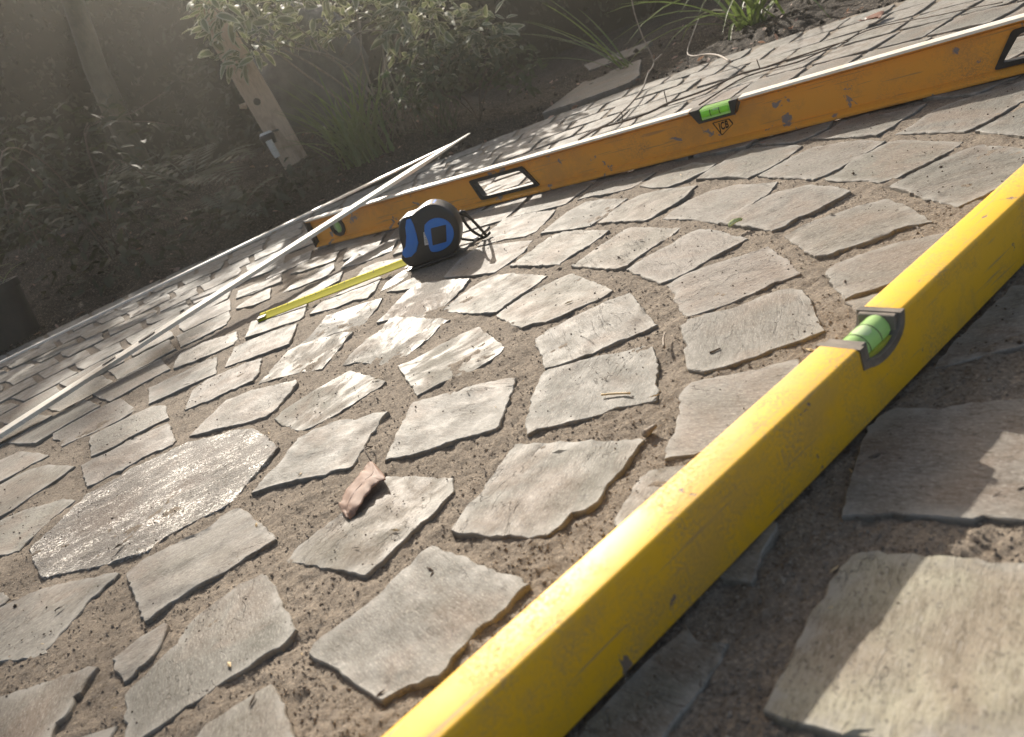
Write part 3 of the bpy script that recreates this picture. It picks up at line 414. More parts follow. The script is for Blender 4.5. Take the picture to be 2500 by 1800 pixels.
def bed_mask(x): return np.clip((.42 - x) / .45, 0.08, 1)
def bed_z(x, y):
    r = np.hypot(x - CX, y - CY)
    z = np.clip(.26 * (r - 1.735), -.02, .19) * bed_mask(x) - .006
    return z + (.020 * (vnoise(x * 9, y * 9, 5) - .5) + .014 * (vnoise(x * 30, y * 30, 6) - .5) + .008 * (vnoise(x * 90, y * 90, 7) - .5)) * np.clip((r - 1.66) / .12, .15, 1)
def bz(x, y): return float(bed_z(np.array([x]), np.array([y]))[0])
ang = np.radians(np.concatenate([np.linspace(-60, 75, 520, endpoint=False), np.linspace(75, 300, 120)]))
rb = np.concatenate([np.linspace(R_PATIO - .012, 2.9, 130, endpoint=False), np.geomspace(2.9, 11, 60)])
RB, AB = np.meshgrid(rb, ang, indexing='ij')
bed = heightfield("garden_bed", CX + RB * np.sin(AB), CY + RB * np.cos(AB), bed_z, lambda x, y: x > -99, M['soil'])
tag(bed, "dark bare soil of the planted bed round the patio", None, None, 'structure')

# ------------------------------------------------------------------ paving stones
C2 = Vector((CX, CY))
def resample(P, ds, jit, seed):
    r = random.Random(seed); out = []
    n = len(P)
    for i in range(n):
        a = Vector(P[i]); b = Vector(P[(i + 1) % n]); l = (b - a).length; k = max(1, int(round(l / ds)))
        nr = Vector((b.y - a.y, a.x - b.x)).normalized() if l > 1e-6 else Vector((0, 0))
        for t in range(k):
            p = a + (b - a) * (t / k)
            nz = noise3.noise(Vector((p.x * 160, p.y * 160, seed * 3.7))) * jit + noise3.noise(Vector((p.x * 420, p.y * 420, seed * 1.7))) * jit * .9
            out.append(p + nr * nz)
    return out
def inset(P, d):
    out = []; n = len(P)
    for i in range(n):
        a, b, c = P[i - 1], P[i], P[(i + 1) % n]
        t = (c - a)
        if t.length < 1e-9: out.append(b.copy()); continue
        t.normalize(); out.append(b + Vector((-t.y, t.x)) * d)
    return out
def stone_mesh(P, ctr, rot, seed, level):
    """P: outline of the worn top, counter-clockwise, metres; level 2 near .. 0 far"""
    r = random.Random(seed * 17 + 3)
    ds = (.024, .010, .0048)[level]; jit = (.0008, .0014, .0017)[level]
    P = resample(P, ds, jit, seed)
    cs, sn = math.cos(-rot), math.sin(-rot)
    tx, ty = r.gauss(0, .008), r.gauss(0, .008)
    z0 = r.uniform(-.0005, .0010) if seed not in (57, 58, 37, 25) else .0016
    if seed in GLOSSY: tx, ty = GLOSSY[seed]
    terr_amp = r.choice((0, .0006, .0012, .0016)); to = Vector((r.uniform(0, 9), r.uniform(0, 9), seed))
    g = rot + r.gauss(0, .25)
    def top(p):
        q = p - ctr
        u_, v_ = q.x * math.cos(g) + q.y * math.sin(g), -q.x * math.sin(g) + q.y * math.cos(g)
        n1 = noise3.noise(Vector((u_ * 14, v_ * 26, 0)) + to); n2 = noise3.noise(Vector((u_ * 60, v_ * 110, 3)) + to); n3 = noise3.noise(Vector((u_ * 150, v_ * 260, 5)) + to)
        h_ = .0008 * n1 + .00030 * n2 + .00016 * n3
        if terr_amp:
            s_ = v_ * 24 + 1.1 * noise3.noise(Vector((u_ * 16, v_ * 16, 9)) + to); fr_ = s_ - math.floor(s_); k = min(1, fr_ / .06) - fr_
            h_ += terr_amp * k * .9
        return z0 + tx * q.x + ty * q.y + h_
    chip = [r.uniform(.0000, .0008) for _ in P]
    ring0 = inset(P, .0007 if level else .0010)
    verts, rim, side, faces = [], [], [], []
    def add(p, z, rm, sd): verts.append(((p.x - ctr.x) * cs - (p.y - ctr.y) * sn, (p.x - ctr.x) * sn + (p.y - ctr.y) * cs, z)); rim.append(rm); side.append(sd); return len(verts) - 1
    n = len(P)
    if level == 0:
        cidx = None
        t_ = [add(p, top(p), .9, 0) for p in ring0]
        faces.append(tuple(t_))
    else:
        pts = [p.copy() for p in ring0]; xs = [p.x for p in ring0]; ys = [p.y for p in ring0]
        st = (.02, .013, .0056)[level]; x = min(xs); poly = [(p.x, p.y) for p in ring0]
        while x < max(xs):
            y = min(ys)
            while y < max(ys):
                q = Vector((x + r.uniform(-.35, .35) * st, y + r.uniform(-.35, .35) * st))
                if in_poly(q.x, q.y, poly): pts.append(q)
                y += st
            x += st
        V, _, F, orig, *_ = delaunay_2d_cdt([Vector((p.x, p.y)) for p in pts], [(i, (i + 1) % n) for i in range(n)], [], 1, 1e-6)
        om = {}
        def edged(p): return min((p - Vector(q)).length for q in ring0[::2])
        t_ = None; vmap = []
        for i, p in enumerate(V):
            src = orig[i]
            e = 0.0 if (src and min(src) < n) else edged(p)
            k = add(p, top(p), max(0, 1 - e / .011), 0); vmap.append(k)
            for s_ in src:
                if s_ < n: om[s_] = k
        for f_ in F: faces.append(tuple(vmap[i] for i in f_))
        t_ = [om.get(i) for i in range(n)]
        for i in range(n):
            if t_[i] is None: t_[i] = add(ring0[i], top(ring0[i]), 1, 0)
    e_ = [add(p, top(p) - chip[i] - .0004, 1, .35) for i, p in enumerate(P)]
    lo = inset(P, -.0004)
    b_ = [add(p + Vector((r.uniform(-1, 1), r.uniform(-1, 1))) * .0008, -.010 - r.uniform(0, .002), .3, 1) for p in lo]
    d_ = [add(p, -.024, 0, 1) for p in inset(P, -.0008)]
    for A, B in ((t_, e_), (e_, b_), (b_, d_)):
        for i in range(n):
            j = (i + 1) % n
            if A[i] != A[j]: faces.append((A[i], B[i], B[j], A[j]))
    return verts, faces, rim, side
def build_stone(name, data, material, parent, ctr, rot):
    v_, f_, rim, side = data
    me = mesh(name, v_, f_, material, True)
    for nm, arr in (("rim", rim), ("side", side)):
        a = me.attributes.new(nm, 'FLOAT', 'POINT'); a.data.foreach_set("value", arr)
    me.set_sharp_from_angle(angle=math.radians(24))
    return link(name, me, parent, (ctr.x, ctr.y, 0), (0, 0, rot))

GLOSSY = {66: (.005, .050), 65: (.010, .042), 67: (0, .016), 63: (.0, .030), 64: (0, .022), 14: (.006, .012), 17: (.008, -.010), 69: (0, .05), 70: (0, .045)}
stones = []                                     # (outline, traced?)
for i, P in enumerate(STONES): stones.append(([Vector(p) for p in P], True, i))
# the rest of every ring: fill the free angles between the traced stones
def ring_free(k):
    r0 = (1.172 + .4765 * k) * H; r1 = r0 + .425 * H
    K = 1440; occ = [False] * K
    for i in range(K):
        a = 2 * math.pi * i / K
        for fr_ in (.12, .3, .5, .7, .88):
            r_ = r0 + (r1 - r0) * fr_; x = CX + r_ * math.sin(a); y = CY + r_ * math.cos(a)
            for bb, P in boxes:
                if bb[0] < x < bb[1] and bb[2] < y < bb[3] and in_poly(x, y, P): occ[i] = True; break
            if occ[i]: break
    return r0, r1, occ
boxes = []
for P in STONES:
    xs = [p[0] for p in P]; ys = [p[1] for p in P]; boxes.append(((min(xs), max(xs), min(ys), max(ys)), P))
sid = 1000
for k in range(-1, 12):
    r0, r1, occ = ring_free(k); K = len(occ)
    if not any(occ): runs = [(0, K)]
    else:
        s0 = occ.index(True); runs = []; st = None
        for j in range(K + 1):
            o_ = occ[(s0 + j) % K]
            if not o_ and st is None: st = j
            if o_ and st is not None: runs.append((s0 + st, s0 + j)); st = None
    rm = (r0 + r1) / 2
    for a_, b_ in runs:
        aa, bb = 2 * math.pi * a_ / K, 2 * math.pi * b_ / K
        full = (b_ - a_) == K
        width = (bb - aa) * rm; gap = .0135
        avail = width if full else width - gap
        nst = max(1, int(round(avail / .108)))
        if avail < .035: continue
        if nst > 1 and avail / nst < .07: nst -= 1
        cuts = [0] + [(i + rnd.uniform(-.10, .10)) / nst for i in range(1, nst)] + [1]
        for i in range(nst):
            t0 = aa + (0 if full else gap / 2 / rm) + cuts[i] * avail / rm; t1 = aa + (0 if full else gap / 2 / rm) + cuts[i + 1] * avail / rm
            hg = gap * .5 * rnd.uniform(.6, 1.3)
            def pt(t, r_, tj=.004, rj=.004): 
                t += rnd.uniform(-tj, tj) / rm; r_ += rnd.uniform(-rj, rj); return Vector((CX + r_ * math.sin(t), CY + r_ * math.cos(t)))
            A0, A1 = t0 + hg / r0, t1 - hg / r0; B0, B1 = t0 + hg / r1, t1 - hg / r1
            if A1 - A0 < .01 / rm: continue
            P = [pt(A0, r0), pt((A0 + A1) / 2, r0 - .001), pt(A1, r0), pt((A1 + B1) / 2, rm, .002), pt(B1, r1), pt((B0 + B1) / 2, r1 + .002), pt(B0, r1), pt((A0 + B0) / 2, rm, .002)]
            if rnd.random() < .35:
                j = rnd.choice((0, 2, 4, 6)); P[j] = P[j].lerp(sum(P, Vector((0, 0))) / 8, rnd.uniform(.08, .22))
            # counter-clockwise
            if sum(P[q].x * P[(q + 1) % 8].y - P[(q + 1) % 8].x * P[q].y for q in range(8)) < 0: P = P[::-1]
            stones.append((P, False, sid)); sid += 1
ranked = []
for P, traced, s_ in stones:
    c_ = sum(P, Vector((0, 0))) / len(P); q = project((c_.x, c_.y, 0))
    if q is None: 
        q = (9, 9, 1)
    if not traced and c_.y < -.55: continue
    inside = traced or (-.03 < q[0] < 1.03 and -.03 < q[1] < 1.03)
    sc_ = 1 / q[2] ** 3
    ranked.append((inside, sc_, P, s_, c_, q))
ranked.sort(key=lambda t: (not t[0], -t[1]))
rest = MB(); rest_rim, rest_side = [], []
for i, (inside, sc_, P, s_, c_, q) in enumerate(ranked):
    d = (c_ - Vector((0, 0))).length
    level = 2 if (d < 1.0 and inside) else (1 if d < 1.6 and inside else 0)
    rad = (c_ - C2); rot = math.atan2(rad.y, rad.x) + random.Random(s_).choice((0, 0, math.pi / 2)) + random.Random(s_ + 1).gauss(0, .2)
    if inside and i < 300:
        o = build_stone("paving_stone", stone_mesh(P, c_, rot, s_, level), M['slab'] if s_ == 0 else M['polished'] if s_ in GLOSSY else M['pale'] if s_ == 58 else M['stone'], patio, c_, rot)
        if s_ == 0: o['label'] = "large glittering slab at the centre of the rings"
        if s_ == 20: o['label'] = "small wedge of stone between two big setts"
    else:
        v_, f_, a_, b_ = stone_mesh(P, c_, 0, s_, 0)
        rest.add([(x + c_.x, y + c_.y, z) for x, y, z in v_], f_); rest_rim += a_; rest_side += b_
if rest.v:
    o = rest.build("outer_paving_stones", M['stone'], patio); o['kind'] = 'stuff'
    for nm, arr in (("rim", rest_rim), ("side", rest_side)):
        a = o.data.attributes.new(nm, 'FLOAT', 'POINT'); a.data.foreach_set("value", arr)
print("stones", len(ranked), sum(1 for t in ranked if t[0]))

# sand crumbs: in the joints and scattered over the stone tops
near_polys = [(bb, P) for bb, P in boxes]
def on_stone(x, y):
    for bb, P in near_polys:
        if bb[0] < x < bb[1] and bb[2] < y < bb[3] and in_poly(x, y, P): return True
    return False
OCT = [(1, 0, 0), (0, 1, 0), (-1, 0, 0), (0, -1, 0), (0, 0, 1), (0, 0, -1)]
OF = [(0, 1, 4), (1, 2, 4), (2, 3, 4), (3, 0, 4), (1, 0, 5), (2, 1, 5), (3, 2, 5), (0, 3, 5)]
g1, g2 = MB(), MB(); r = random.Random(11)
def crumb(mb, x, y, z, s_):
    j = [r.uniform(.6, 1.25) for _ in OCT]; a = r.uniform(0, 6.28); ca, sa = math.cos(a), math.sin(a)
    mb.add([(x + s_ * j[i] * (p[0] * ca - p[1] * sa), y + s_ * j[i] * (p[0] * sa + p[1] * ca), z + s_ * j[i] * p[2] * .75) for i, p in enumerate(OCT)], OF)
cnt = 0
while cnt < 42000:
    d = .2 + 1.1 * r.random() ** 1.3; t = math.radians(r.uniform(-52, 58)); x, y = d * math.sin(t), d * math.cos(t)
    q = project((x, y, 0)); cnt += 1
    if q is None or not (-.05 < q[0] < 1.05 and -.05 < q[1] < 1.08): continue
    cl = noise3.noise(Vector((x * 14, y * 14, 2)))
    if on_stone(x, y):
        if r.random() < .14 + .22 * cl: crumb(g2, x, y, .0010, min(1, .35 + d) * r.choice((.0004, .0005, .0005, .0006, .0008, .0011)) * (1.8 if r.random() < .02 else 1))
    elif r.random() < .75 + cl * .6:
        z = float(sand_z(np.array([x]), np.array([y]))[0]); crumb(g1, x, y, z + .0003, r.choice((.0005, .0006, .0007, .0009, .0012)) * (2.2 if r.random() < .012 else 1))
M['grain'] = simple("sand_grain", (.29, .245, .195), .9, .25, (.16, .13, .10), 300, rand=False)
o = g1.build("sand_crumbs", M['grain'], patio); o['kind'] = 'stuff'
M['crumb'] = simple("dark_sand_crumb", (.10, .072, .050), .9, .2, (.045, .034, .026), 400)
o = g2.build("stone_specks", M['crumb'], patio); o['kind'] = 'stuff'

# ------------------------------------------------------------------ yellow box level
def frame(origin, u, n):
    """local (s, depth, z) -> world, s along u, depth along n (away from the camera)"""
    o_, u_, n_ = Vector((*origin, 0)), Vector((*u, 0)).normalized(), Vector((*n, 0)).normalized()
    mm = Matrix.Identity(4)
    for i in range(3): mm[i][0] = u_[i]; mm[i][1] = n_[i]; mm[i][3] = o_[i]
    return mm
yl = empty("spirit_level", (0, 0, 0)); yl.matrix_world = frame((-.14027504 * H, .91977152 * H), (.87274, .488184), (-.488184, .87274))
yl.location.z = .0016
tag(yl, "scratched yellow box-section spirit level lying across the foreground", "spirit level")
yl_h, yl_w = .1757 * H, .0957 * H
s0, s1 = -.44 * H, 2.48 * H
nc, nr_, nd = 1.017 * H, .097 * H, .068 * H          # notch: centre, half width, depth
def arc(rx, rz, a0, a1, n, top=yl_h): return [(nc + rx * math.cos(a), top - rz * math.sin(a)) for a in [a0 + (a1 - a0) * i / n for i in range(n + 1)]]
def dee(k):    # D-shaped notch outline from left to right, in (s, z); k grows outward
    w_ = nr_ + k; pts = [(nc - w_ * .86, yl_h), (nc - w_ * .86, yl_h - (nd + k) * .72)]
    for i in range(1, 15):
        a = math.pi * (.78 - .78 * i / 14); pts.append((nc + w_ * (math.cos(a) * .98 + .0), yl_h - (nd + k) * max(0, math.sin(a)) ** .8))
    pts[-1] = (nc + w_, yl_h); return pts
prof = [(s0, 0), (s1, 0), (s1, yl_h)] + dee(0)[::-1] + [(s0, yl_h)]
bm = bmesh.new()
prism(bm, [(s, 0, z) for s, z in prof], (0, yl_w, 0), .0024, 3,
      lambda e: abs(e.verts[0].co.y - e.verts[1].co.y) < 1e-6 and abs(e.verts[0].co.z - e.verts[1].co.z) < 1e-6 and (abs(e.verts[0].co.z - yl_h) < 1e-6 or abs(e.verts[0].co.z) < 1e-6))
body = autosmooth(bm_obj("body", bm, M['yellow'], yl), 35)
# grey housing lining the notch, its face a little proud
bm = bmesh.new(); o_, i_ = dee(.0002), dee(-.0042)
ring = [(s, z) for s, z in o_] + [(s, z) for s, z in i_[::-1]]
prism(bm, [(s, -.0007, z) for s, z in ring], (0, yl_w + .0014, 0))
housing = autosmooth(bm_obj("vial_housing", bm, M['greyplastic'], yl), 35)
for sg in (-1, 1):       # end blocks that carry the vial
    bm = bmesh.new(); se = nc + sg * (nr_ * (.86 if sg < 0 else 1) - .004)
    top_ = yl_h - .0006
    wd = .0055
    pts = [(se, .0012, top_), (se - sg * wd * (.55 if sg > 0 else 1), .0012, top_), (se - sg * wd, .0012, yl_h - .011), (se, .0012, yl_h - .011)]
    if sg > 0: pts = pts[::-1]
    prism(bm, pts, (0, yl_w - .0024, 0), .0005, 1); bm_obj("end_block", bm, M['greyplastic'], yl)
vr = .0080; vz = yl_h - .0090; vy = yl_w * .50; va, vb = nc - .0165, nc + .0185
def cyl_x(name, a, b, rad, mtl, parent, sides=28, y=vy, z=vz, caps=True, sq=1.0):
    v_, f_ = tube_data([(a, y, z), (b, y, z)], rad, sides)
    return autosmooth(obj(name, v_, f_, mtl, parent), 40)
vial = cyl_x("vial", va, vb, vr, M['vialclear'], yl)
cyl_x("fluid", va + .0004, vb - .0004, vr * 1.012, M['vial'], vial)
for sx in (nc - .0052, nc + .0062):
    v_, f_ = tube_data([(sx - .00022, vy, vz), (sx + .00022, vy, vz)], vr * 1.03, 28); obj("line", v_, f_, M['ink'], vial)
bub = []
for i in range(9):
    for k in range(9): bub.append((nc + .0005 + (i - 4) * .00125 * math.sqrt(max(0.02, 1 - ((k - 4) / 4.3) ** 2)), vy - math.sin((k - 4) / 4 * .62 + .12) * vr * 1.025, vz + math.cos((k - 4) / 4 * .62 + .12) * vr * 1.025))
obj("bubble", bub, [(i * 9 + k, (i + 1) * 9 + k, (i + 1) * 9 + k + 1, i * 9 + k + 1) for i in range(8) for k in range(8)], M['bubble'], vial, True)
# pale cup under the vial
cup = dee(-.0043); bm = bmesh.new()
cp = [(s, z) for s, z in cup[1:-1]]
low = [(s, z) for s, z in cp if z < yl_h - .0098]
prism(bm, [(s, .0020, z) for s, z in low], (0, yl_w - .004, 0)); M['cup'] = milky("yellow_green_cup", (.62, .60, .10), (.7, .75, .15), .4, .25)
bm_obj("cup", bm, M['cup'], yl)

# ------------------------------------------------------------------ orange I-beam level
ol = empty("spirit_level", (0, 0, 0)); ou = (0.74836362, -0.66328869)
ol.matrix_world = frame((-1.1422 * H, 6.7081 * H), ou, (.66328869, .74836362)); ol.location.z = .0012
tag(ol, "long orange I-beam spirit level with hand holes lying across the rings", "spirit level")
oh = .2425 * H; SC = 3.655 * H; LEN = 2 * SC
fl_d = .021; fz = .034 * H; wy = .0125
def both(f): f(1); 
hA = [(1.800, .192), (1.845, .040), (2.352, .040), (2.268, .192)]
holes = [[(s * H, z * H) for s, z in hA], [(LEN - s * H, z * H) for s, z in hA][::-1]]
vt = [(3.502, .2425), (3.545, .163), (3.755, .163), (3.792, .2425)]; vt = [(s * H, z * H) for s, z in vt]
ec = [(.305 * H, .121 * H), (LEN - .305 * H, .121 * H)]; er = .075 * H
def round_poly(P, rad, n=4):
    out = []
    for i in range(len(P)):
        a, b, c = Vector(P[i - 1]), Vector(P[i]), Vector(P[(i + 1) % len(P)])
        p0 = b + (a - b).normalized() * rad; p1 = b + (c - b).normalized() * rad
        for k in range(n + 1):
            t = k / n; out.append(tuple(p0.lerp(b, t).lerp(b.lerp(p1, t), t)))
    return out
def circle(c, rad, n=32): return [(c[0] + rad * math.cos(2 * math.pi * i / n), c[1] + rad * math.sin(2 * math.pi * i / n)) for i in range(n)]
def plate(loops, y0, y1):
    """flat plate with holes (local s,z loops; first is the outside) between depths y0 and y1 -> verts, faces"""
    pts, edges = [], []
    for lp in loops:
        n0 = len(pts); pts += [Vector(p) for p in lp]; edges += [(n0 + i, n0 + (i + 1) % len(lp)) for i in range(len(lp))]
    V, E, F, *_ = delaunay_2d_cdt(pts, edges, [], 0, 1e-7)
    F = [f for f in F if (lambda c: in_poly(c.x, c.y, loops[0]) and not any(in_poly(c.x, c.y, lp) for lp in loops[1:]))(sum((V[i] for i in f), Vector((0, 0))) / len(f))]
    n = len(V); vs_ = [(p.x, y0, p.y) for p in V] + [(p.x, y1, p.y) for p in V]
    fs_ = [tuple(f) for f in F] + [tuple(i + n for i in f[::-1]) for f in F]
    cnt_ = {}
    for f in F:
        for i in range(len(f)):
            a, b = f[i], f[(i + 1) % len(f)]; cnt_[(a, b)] = 1
    for (a, b) in cnt_:
        if (b, a) not in cnt_: fs_.append((b, a, a + n, b + n))
    return vs_, fs_
mb = MB()
web = [(0, fz * .8), (LEN, fz * .8), (LEN, oh - fz * .5)] + [(vt[3][0] + .0002, oh - fz * .5), (vt[2][0] + .0002, vt[2][1]), (vt[1][0] - .0002, vt[1][1]), (vt[0][0] - .0002, oh - fz * .5)] + [(0, oh - fz * .5)]
mb.add(*plate([web] + [round_poly(h_, .004) for h_ in holes] + [circle(c_, er) for c_ in ec], wy, wy + .005))
def flange(a, b, z0, z1, topside):
    # section in (depth, z): outer face flat, inner faces sloping into the web
    d0, d1 = 0, fl_d; t = z1 - z0; e = .0010
    if topside: sec = [(d0 + e, z1), (d1 - e, z1), (d1, z1 - e), (d1, z0 + t * .45), (wy + .007, z0), (wy - .0035, z0), (d0, z0 + t * .52), (d0, z1 - e)]
    else: sec = [(d0 + e, z0), (d0, z0 + e), (d0, z1 - t * .58), (wy - .0035, z1), (wy + .007, z1), (d1, z1 - t * .45), (d1, z0 + e), (d1 - e, z0)]
    n = len(sec); v_ = [(a, y, z) for y, z in sec] + [(b, y, z) for y, z in sec]
    f_ = [tuple(range(n)), tuple(range(2 * n - 1, n - 1, -1))] + [(i, i + n, (i + 1) % n + n, (i + 1) % n) for i in range(n)]
    mb.add(v_, f_)
flange(0, LEN, 0, fz, False); flange(0, vt[0][0], oh - fz * .85, oh, True); flange(vt[3][0], LEN, oh - fz * .85, oh, True)
bodyo = mb.build("body", M['orange'], ol)
bm = bmesh.new(); bm.from_mesh(bodyo.data); bmesh.ops.recalc_face_normals(bm, faces=bm.faces); bm.to_mesh(bodyo.data); bm.free()
autosmooth(bodyo, 32)
for a, b in ((.0005, vt[0][0] - .0005), (vt[3][0] + .0005, LEN - .0005)):      # whitish strip on the top face, sun glare put into its colour
    bm = bmesh.new(); prism(bm, [(a, -.0003, oh - .0030), (b, -.0003, oh - .0030), (b, fl_d + .0003, oh - .0030), (a, fl_d + .0003, oh - .0030)], (0, 0, .0036), .0006, 2); bm_obj("glare_edge", bm, M['topedge'], ol)
for h_ in holes:        # rubber grips lining the hand holes
    oP, iP = round_poly(h_, .004), None
    cxx = sum(p[0] for p in h_) / 4; czz = sum(p[1] for p in h_) / 4
    iP = round_poly([(cxx + (p[0] - cxx) * .885, czz + (p[1] - czz) * .72) for p in h_], .004)
    oP = round_poly([(cxx + (p[0] - cxx) * 1.012, czz + (p[1] - czz) * 1.02) for p in h_], .004)
    autosmooth(obj("hand_grip", *plate([oP, iP], wy - .004, wy + .009), M['rubber'], ol), 30)
for c_ in ec:           # round end vials
    autosmooth(obj("end_vial_ring", *plate([circle(c_, er * 1.1), circle(c_, er * .74)], wy - .0035, wy + .0085), M['rubber'], ol), 30)
    v_, f_ = [], []
    n = 24
    v_ = [(p[0], wy + .0005, p[1]) for p in circle(c_, er * .75, n)] + [(p[0], wy + .0045, p[1]) for p in circle(c_, er * .75, n)]
    f_ = [tuple(range(n))[::-1], tuple(range(n, 2 * n))] + [(i, (i + 1) % n, (i + 1) % n + n, i + n) for i in range(n)]
    M.setdefault('lens', milky("cloudy_vial_lens", (.66, .68, .52), (.7, .78, .5), .4, .15))
    lens = obj("end_vial", v_, f_, M['lens'], ol)
    tv, tf = tube_data([(c_[0] + .0018, wy - .0006, c_[1] - er * .62), (c_[0] + .0018, wy - .0006, c_[1] + er * .62)], er * .30, 14); autosmooth(obj("fluid", tv, tf, M['vial'], lens))
for a in (-.0045, LEN - .0005):        # black end caps
    bm = bmesh.new(); prism(bm, [(a, -.0008, .0004), (a + .005, -.0008, .0004), (a + .005, -.0008, oh + .0005), (a, -.0008, oh + .0005)], (0, fl_d + .0016, 0), .001, 2); bm_obj("end_cap", bm, M['rubber'], ol)
bm = bmesh.new()        # trapezoid housing of the middle vial
win = [(3.565 * H, .242 * H), (3.565 * H, .176 * H), (3.738 * H, .176 * H), (3.738 * H, .242 * H)]
hs = [vt[0], vt[1], vt[2], vt[3], (win[3][0], oh), (win[2][0], win[2][1]), (win[1][0], win[1][1]), (win[0][0], oh)]
prism(bm, [(s, -.0012, z) for s, z in hs], (0, fl_d + .0024, 0), .0008, 2); bm_obj("vial_housing", bm, M['black'], ol)
bm = bmesh.new(); prism(bm, [(win[0][0] + .0003, .0008, win[1][1] + .0003), (win[3][0] - .0003, .0008, win[1][1] + .0003), (win[3][0] - .0003, .0008, oh - .0012), (win[0][0] + .0003, .0008, oh - .0012)], (0, fl_d - .0016, 0), .0012, 2)
vb_ = bm_obj("vial", bm, M['vialclear'], ol)
M['vialbright'] = milky("bright_green_fluid", (.45, .88, .18), (.70, 1.0, .25), .6, .12)
zc = (win[1][1] + oh) / 2 - .0006
tv, tf = tube_data([(win[0][0] + .002, .0042, zc), (win[3][0] - .002, .0042, zc)], .0054, 18); fl2 = autosmooth(obj("fluid", tv, tf, M['vialbright'], vb_))
tv, tf = tube_data([(3.628 * H, .0022, zc + .0022), (3.645 * H, .0018, zc + .0024), (3.675 * H, .0018, zc + .0024), (3.695 * H, .0022, zc + .0022)], [.0010, .0024, .0024, .0010], 12); obj("bubble", tv, tf, M['bubble'], vb_, True)
for sx in (3.625, 3.678): 
    tv, tf = tube_data([((sx - .0015) * H, .0042, zc), ((sx + .0015) * H, .0042, zc)], .0057, 18); obj("line", tv, tf, M['ink'], vb_)
# maker's mark: lettered badge
cu = bpy.data.curves.new("badge_text", 'FONT'); cu.body = "JCB"; cu.align_x = 'CENTER'; cu.align_y = 'CENTER'; cu.size = .0112; cu.offset = .00034; cu.space_character = 1.06
tmp = bpy.data.objects.new("tmp", cu); C.objects.link(tmp); bpy.context.view_layer.update()
me = bpy.data.meshes.new_from_object(tmp.evaluated_get(bpy.context.evaluated_depsgraph_get())); bpy.data.objects.remove(tmp)
bx, bzz = 3.658 * H, .104 * H
me.transform(Matrix(((.80, .06, 0, bx + .0008), (0, 0, -1, wy - .00035), (.10, 1.30, 0, bzz + .0012), (0, 0, 0, 1)))); me.materials.clear(); me.materials.append(M['ink'])
link("badge_lettering", me, ol)
kite = [(bx - .0142, bzz + .0092), (bx + .0108, bzz + .0092), (bx + .0150, bzz + .0008), (bx - .0050, bzz - .0118)]
kin = [(bx + (s - bx) * .90, bzz + (z - bzz) * .88 + .00008) for s, z in kite]
kite = round_poly(kite, .0016, 3); kin = round_poly(kin, .0014, 3)
obj("badge_outline", *plate([kite[::-1], kin[::-1]], wy - .0006, wy + .0005), M['ink'], ol)

# ------------------------------------------------------------------ tape measure
tm = empty("tape_measure", (0, 0, 0)); tax = Vector((-.972, .235)).normalized()
tm.matrix_world = frame((-.055 * H, 4.41 * H), tax, (.235, .972))
tag(tm, "black and blue tape measure standing on the setts with its blade drawn out", "tape measure")
TD = .040
def shape(name, P, y0, y1, mtl, parent, bev=0, rad=0):
    if rad: P = round_poly(P, rad, 3)
    bm = bmesh.new(); prism(bm, [(s, y0, z) for s, z in P], (0, y1 - y0, 0), bev, 3, (lambda e: abs(e.verts[0].co.y - e.verts[1].co.y) < 1e-6) if bev else None)
    return autosmooth(bm_obj(name, bm, mtl, parent), 45)
outl = [(s, max(z, .0010)) for s, z in TAPE['outline']]
outl = [outl[0]] + [tuple(p.xz) for p in smooth_path([(s, 0, z) for s, z in outl], 3)][1:]
casing = shape("casing", outl[::-1], .0, TD, M['black'], tm, .0042)
shape("side_grip", TAPE['grip'], -.0016, TD + .0016, M['blue'], tm, .0012)
ro = [tuple(p.xz) for p in smooth_path([(s, 0, z) for s, z in TAPE['ring_out'] + TAPE['ring_out'][:1]], 3)][:-1]
shape("round_boss", ro, -.0018, .002, M['blue'], tm, .0010)
shape("black_panel", TAPE['square'], -.0028, .002, M['black'], tm, .0006, .0015)
shape("paper_label", TAPE['label'], -.0006, .001, M['white'], tm)
lb = TAPE['label']; mbk = MB()
for i in range(6):
    t = .14 + i * .13; a = Vector(lb[0]).lerp(Vector(lb[3]), t); b = Vector(lb[1]).lerp(Vector(lb[2]), t); d = (Vector(lb[3]) - Vector(lb[0])) * .045
    p0 = a.lerp(b, .14); p1 = a.lerp(b, .86 - .2 * (i % 3 == 1))
    mbk.add([(p0.x, -.0008, p0.y), (p1.x, -.0008, p1.y), (p1.x + d.x, -.0008, p1.y + d.y), (p0.x + d.x, -.0008, p0.y + d.y)], [(0, 1, 2, 3)])
mbk.build("label_print", simple("grey_print", (.30, .29, .28), .6), tm)
shape("lock_button", TAPE['topblue'], .008, TD - .008, M['blue'], tm, .0012)
gl = MB()
for i in range(7):      # ribbed thumb grip on the nose of the casing
    t = i / 6; s_ = .0585 + .0085 * t; z_ = .0705 - .037 * t
    v_, f_ = tube_data([(s_, .004, z_), (s_, TD - .004, z_)], .0021, 8); gl.add(v_, f_)
gl.build("ribbed_grip", M['rubber'], tm, True)
shape("base_plate", [(-.001, .0003), (.072, .0003), (.074, .004), (-.003, .004)], -.0035, TD + .002, M['black'], tm, .0008)
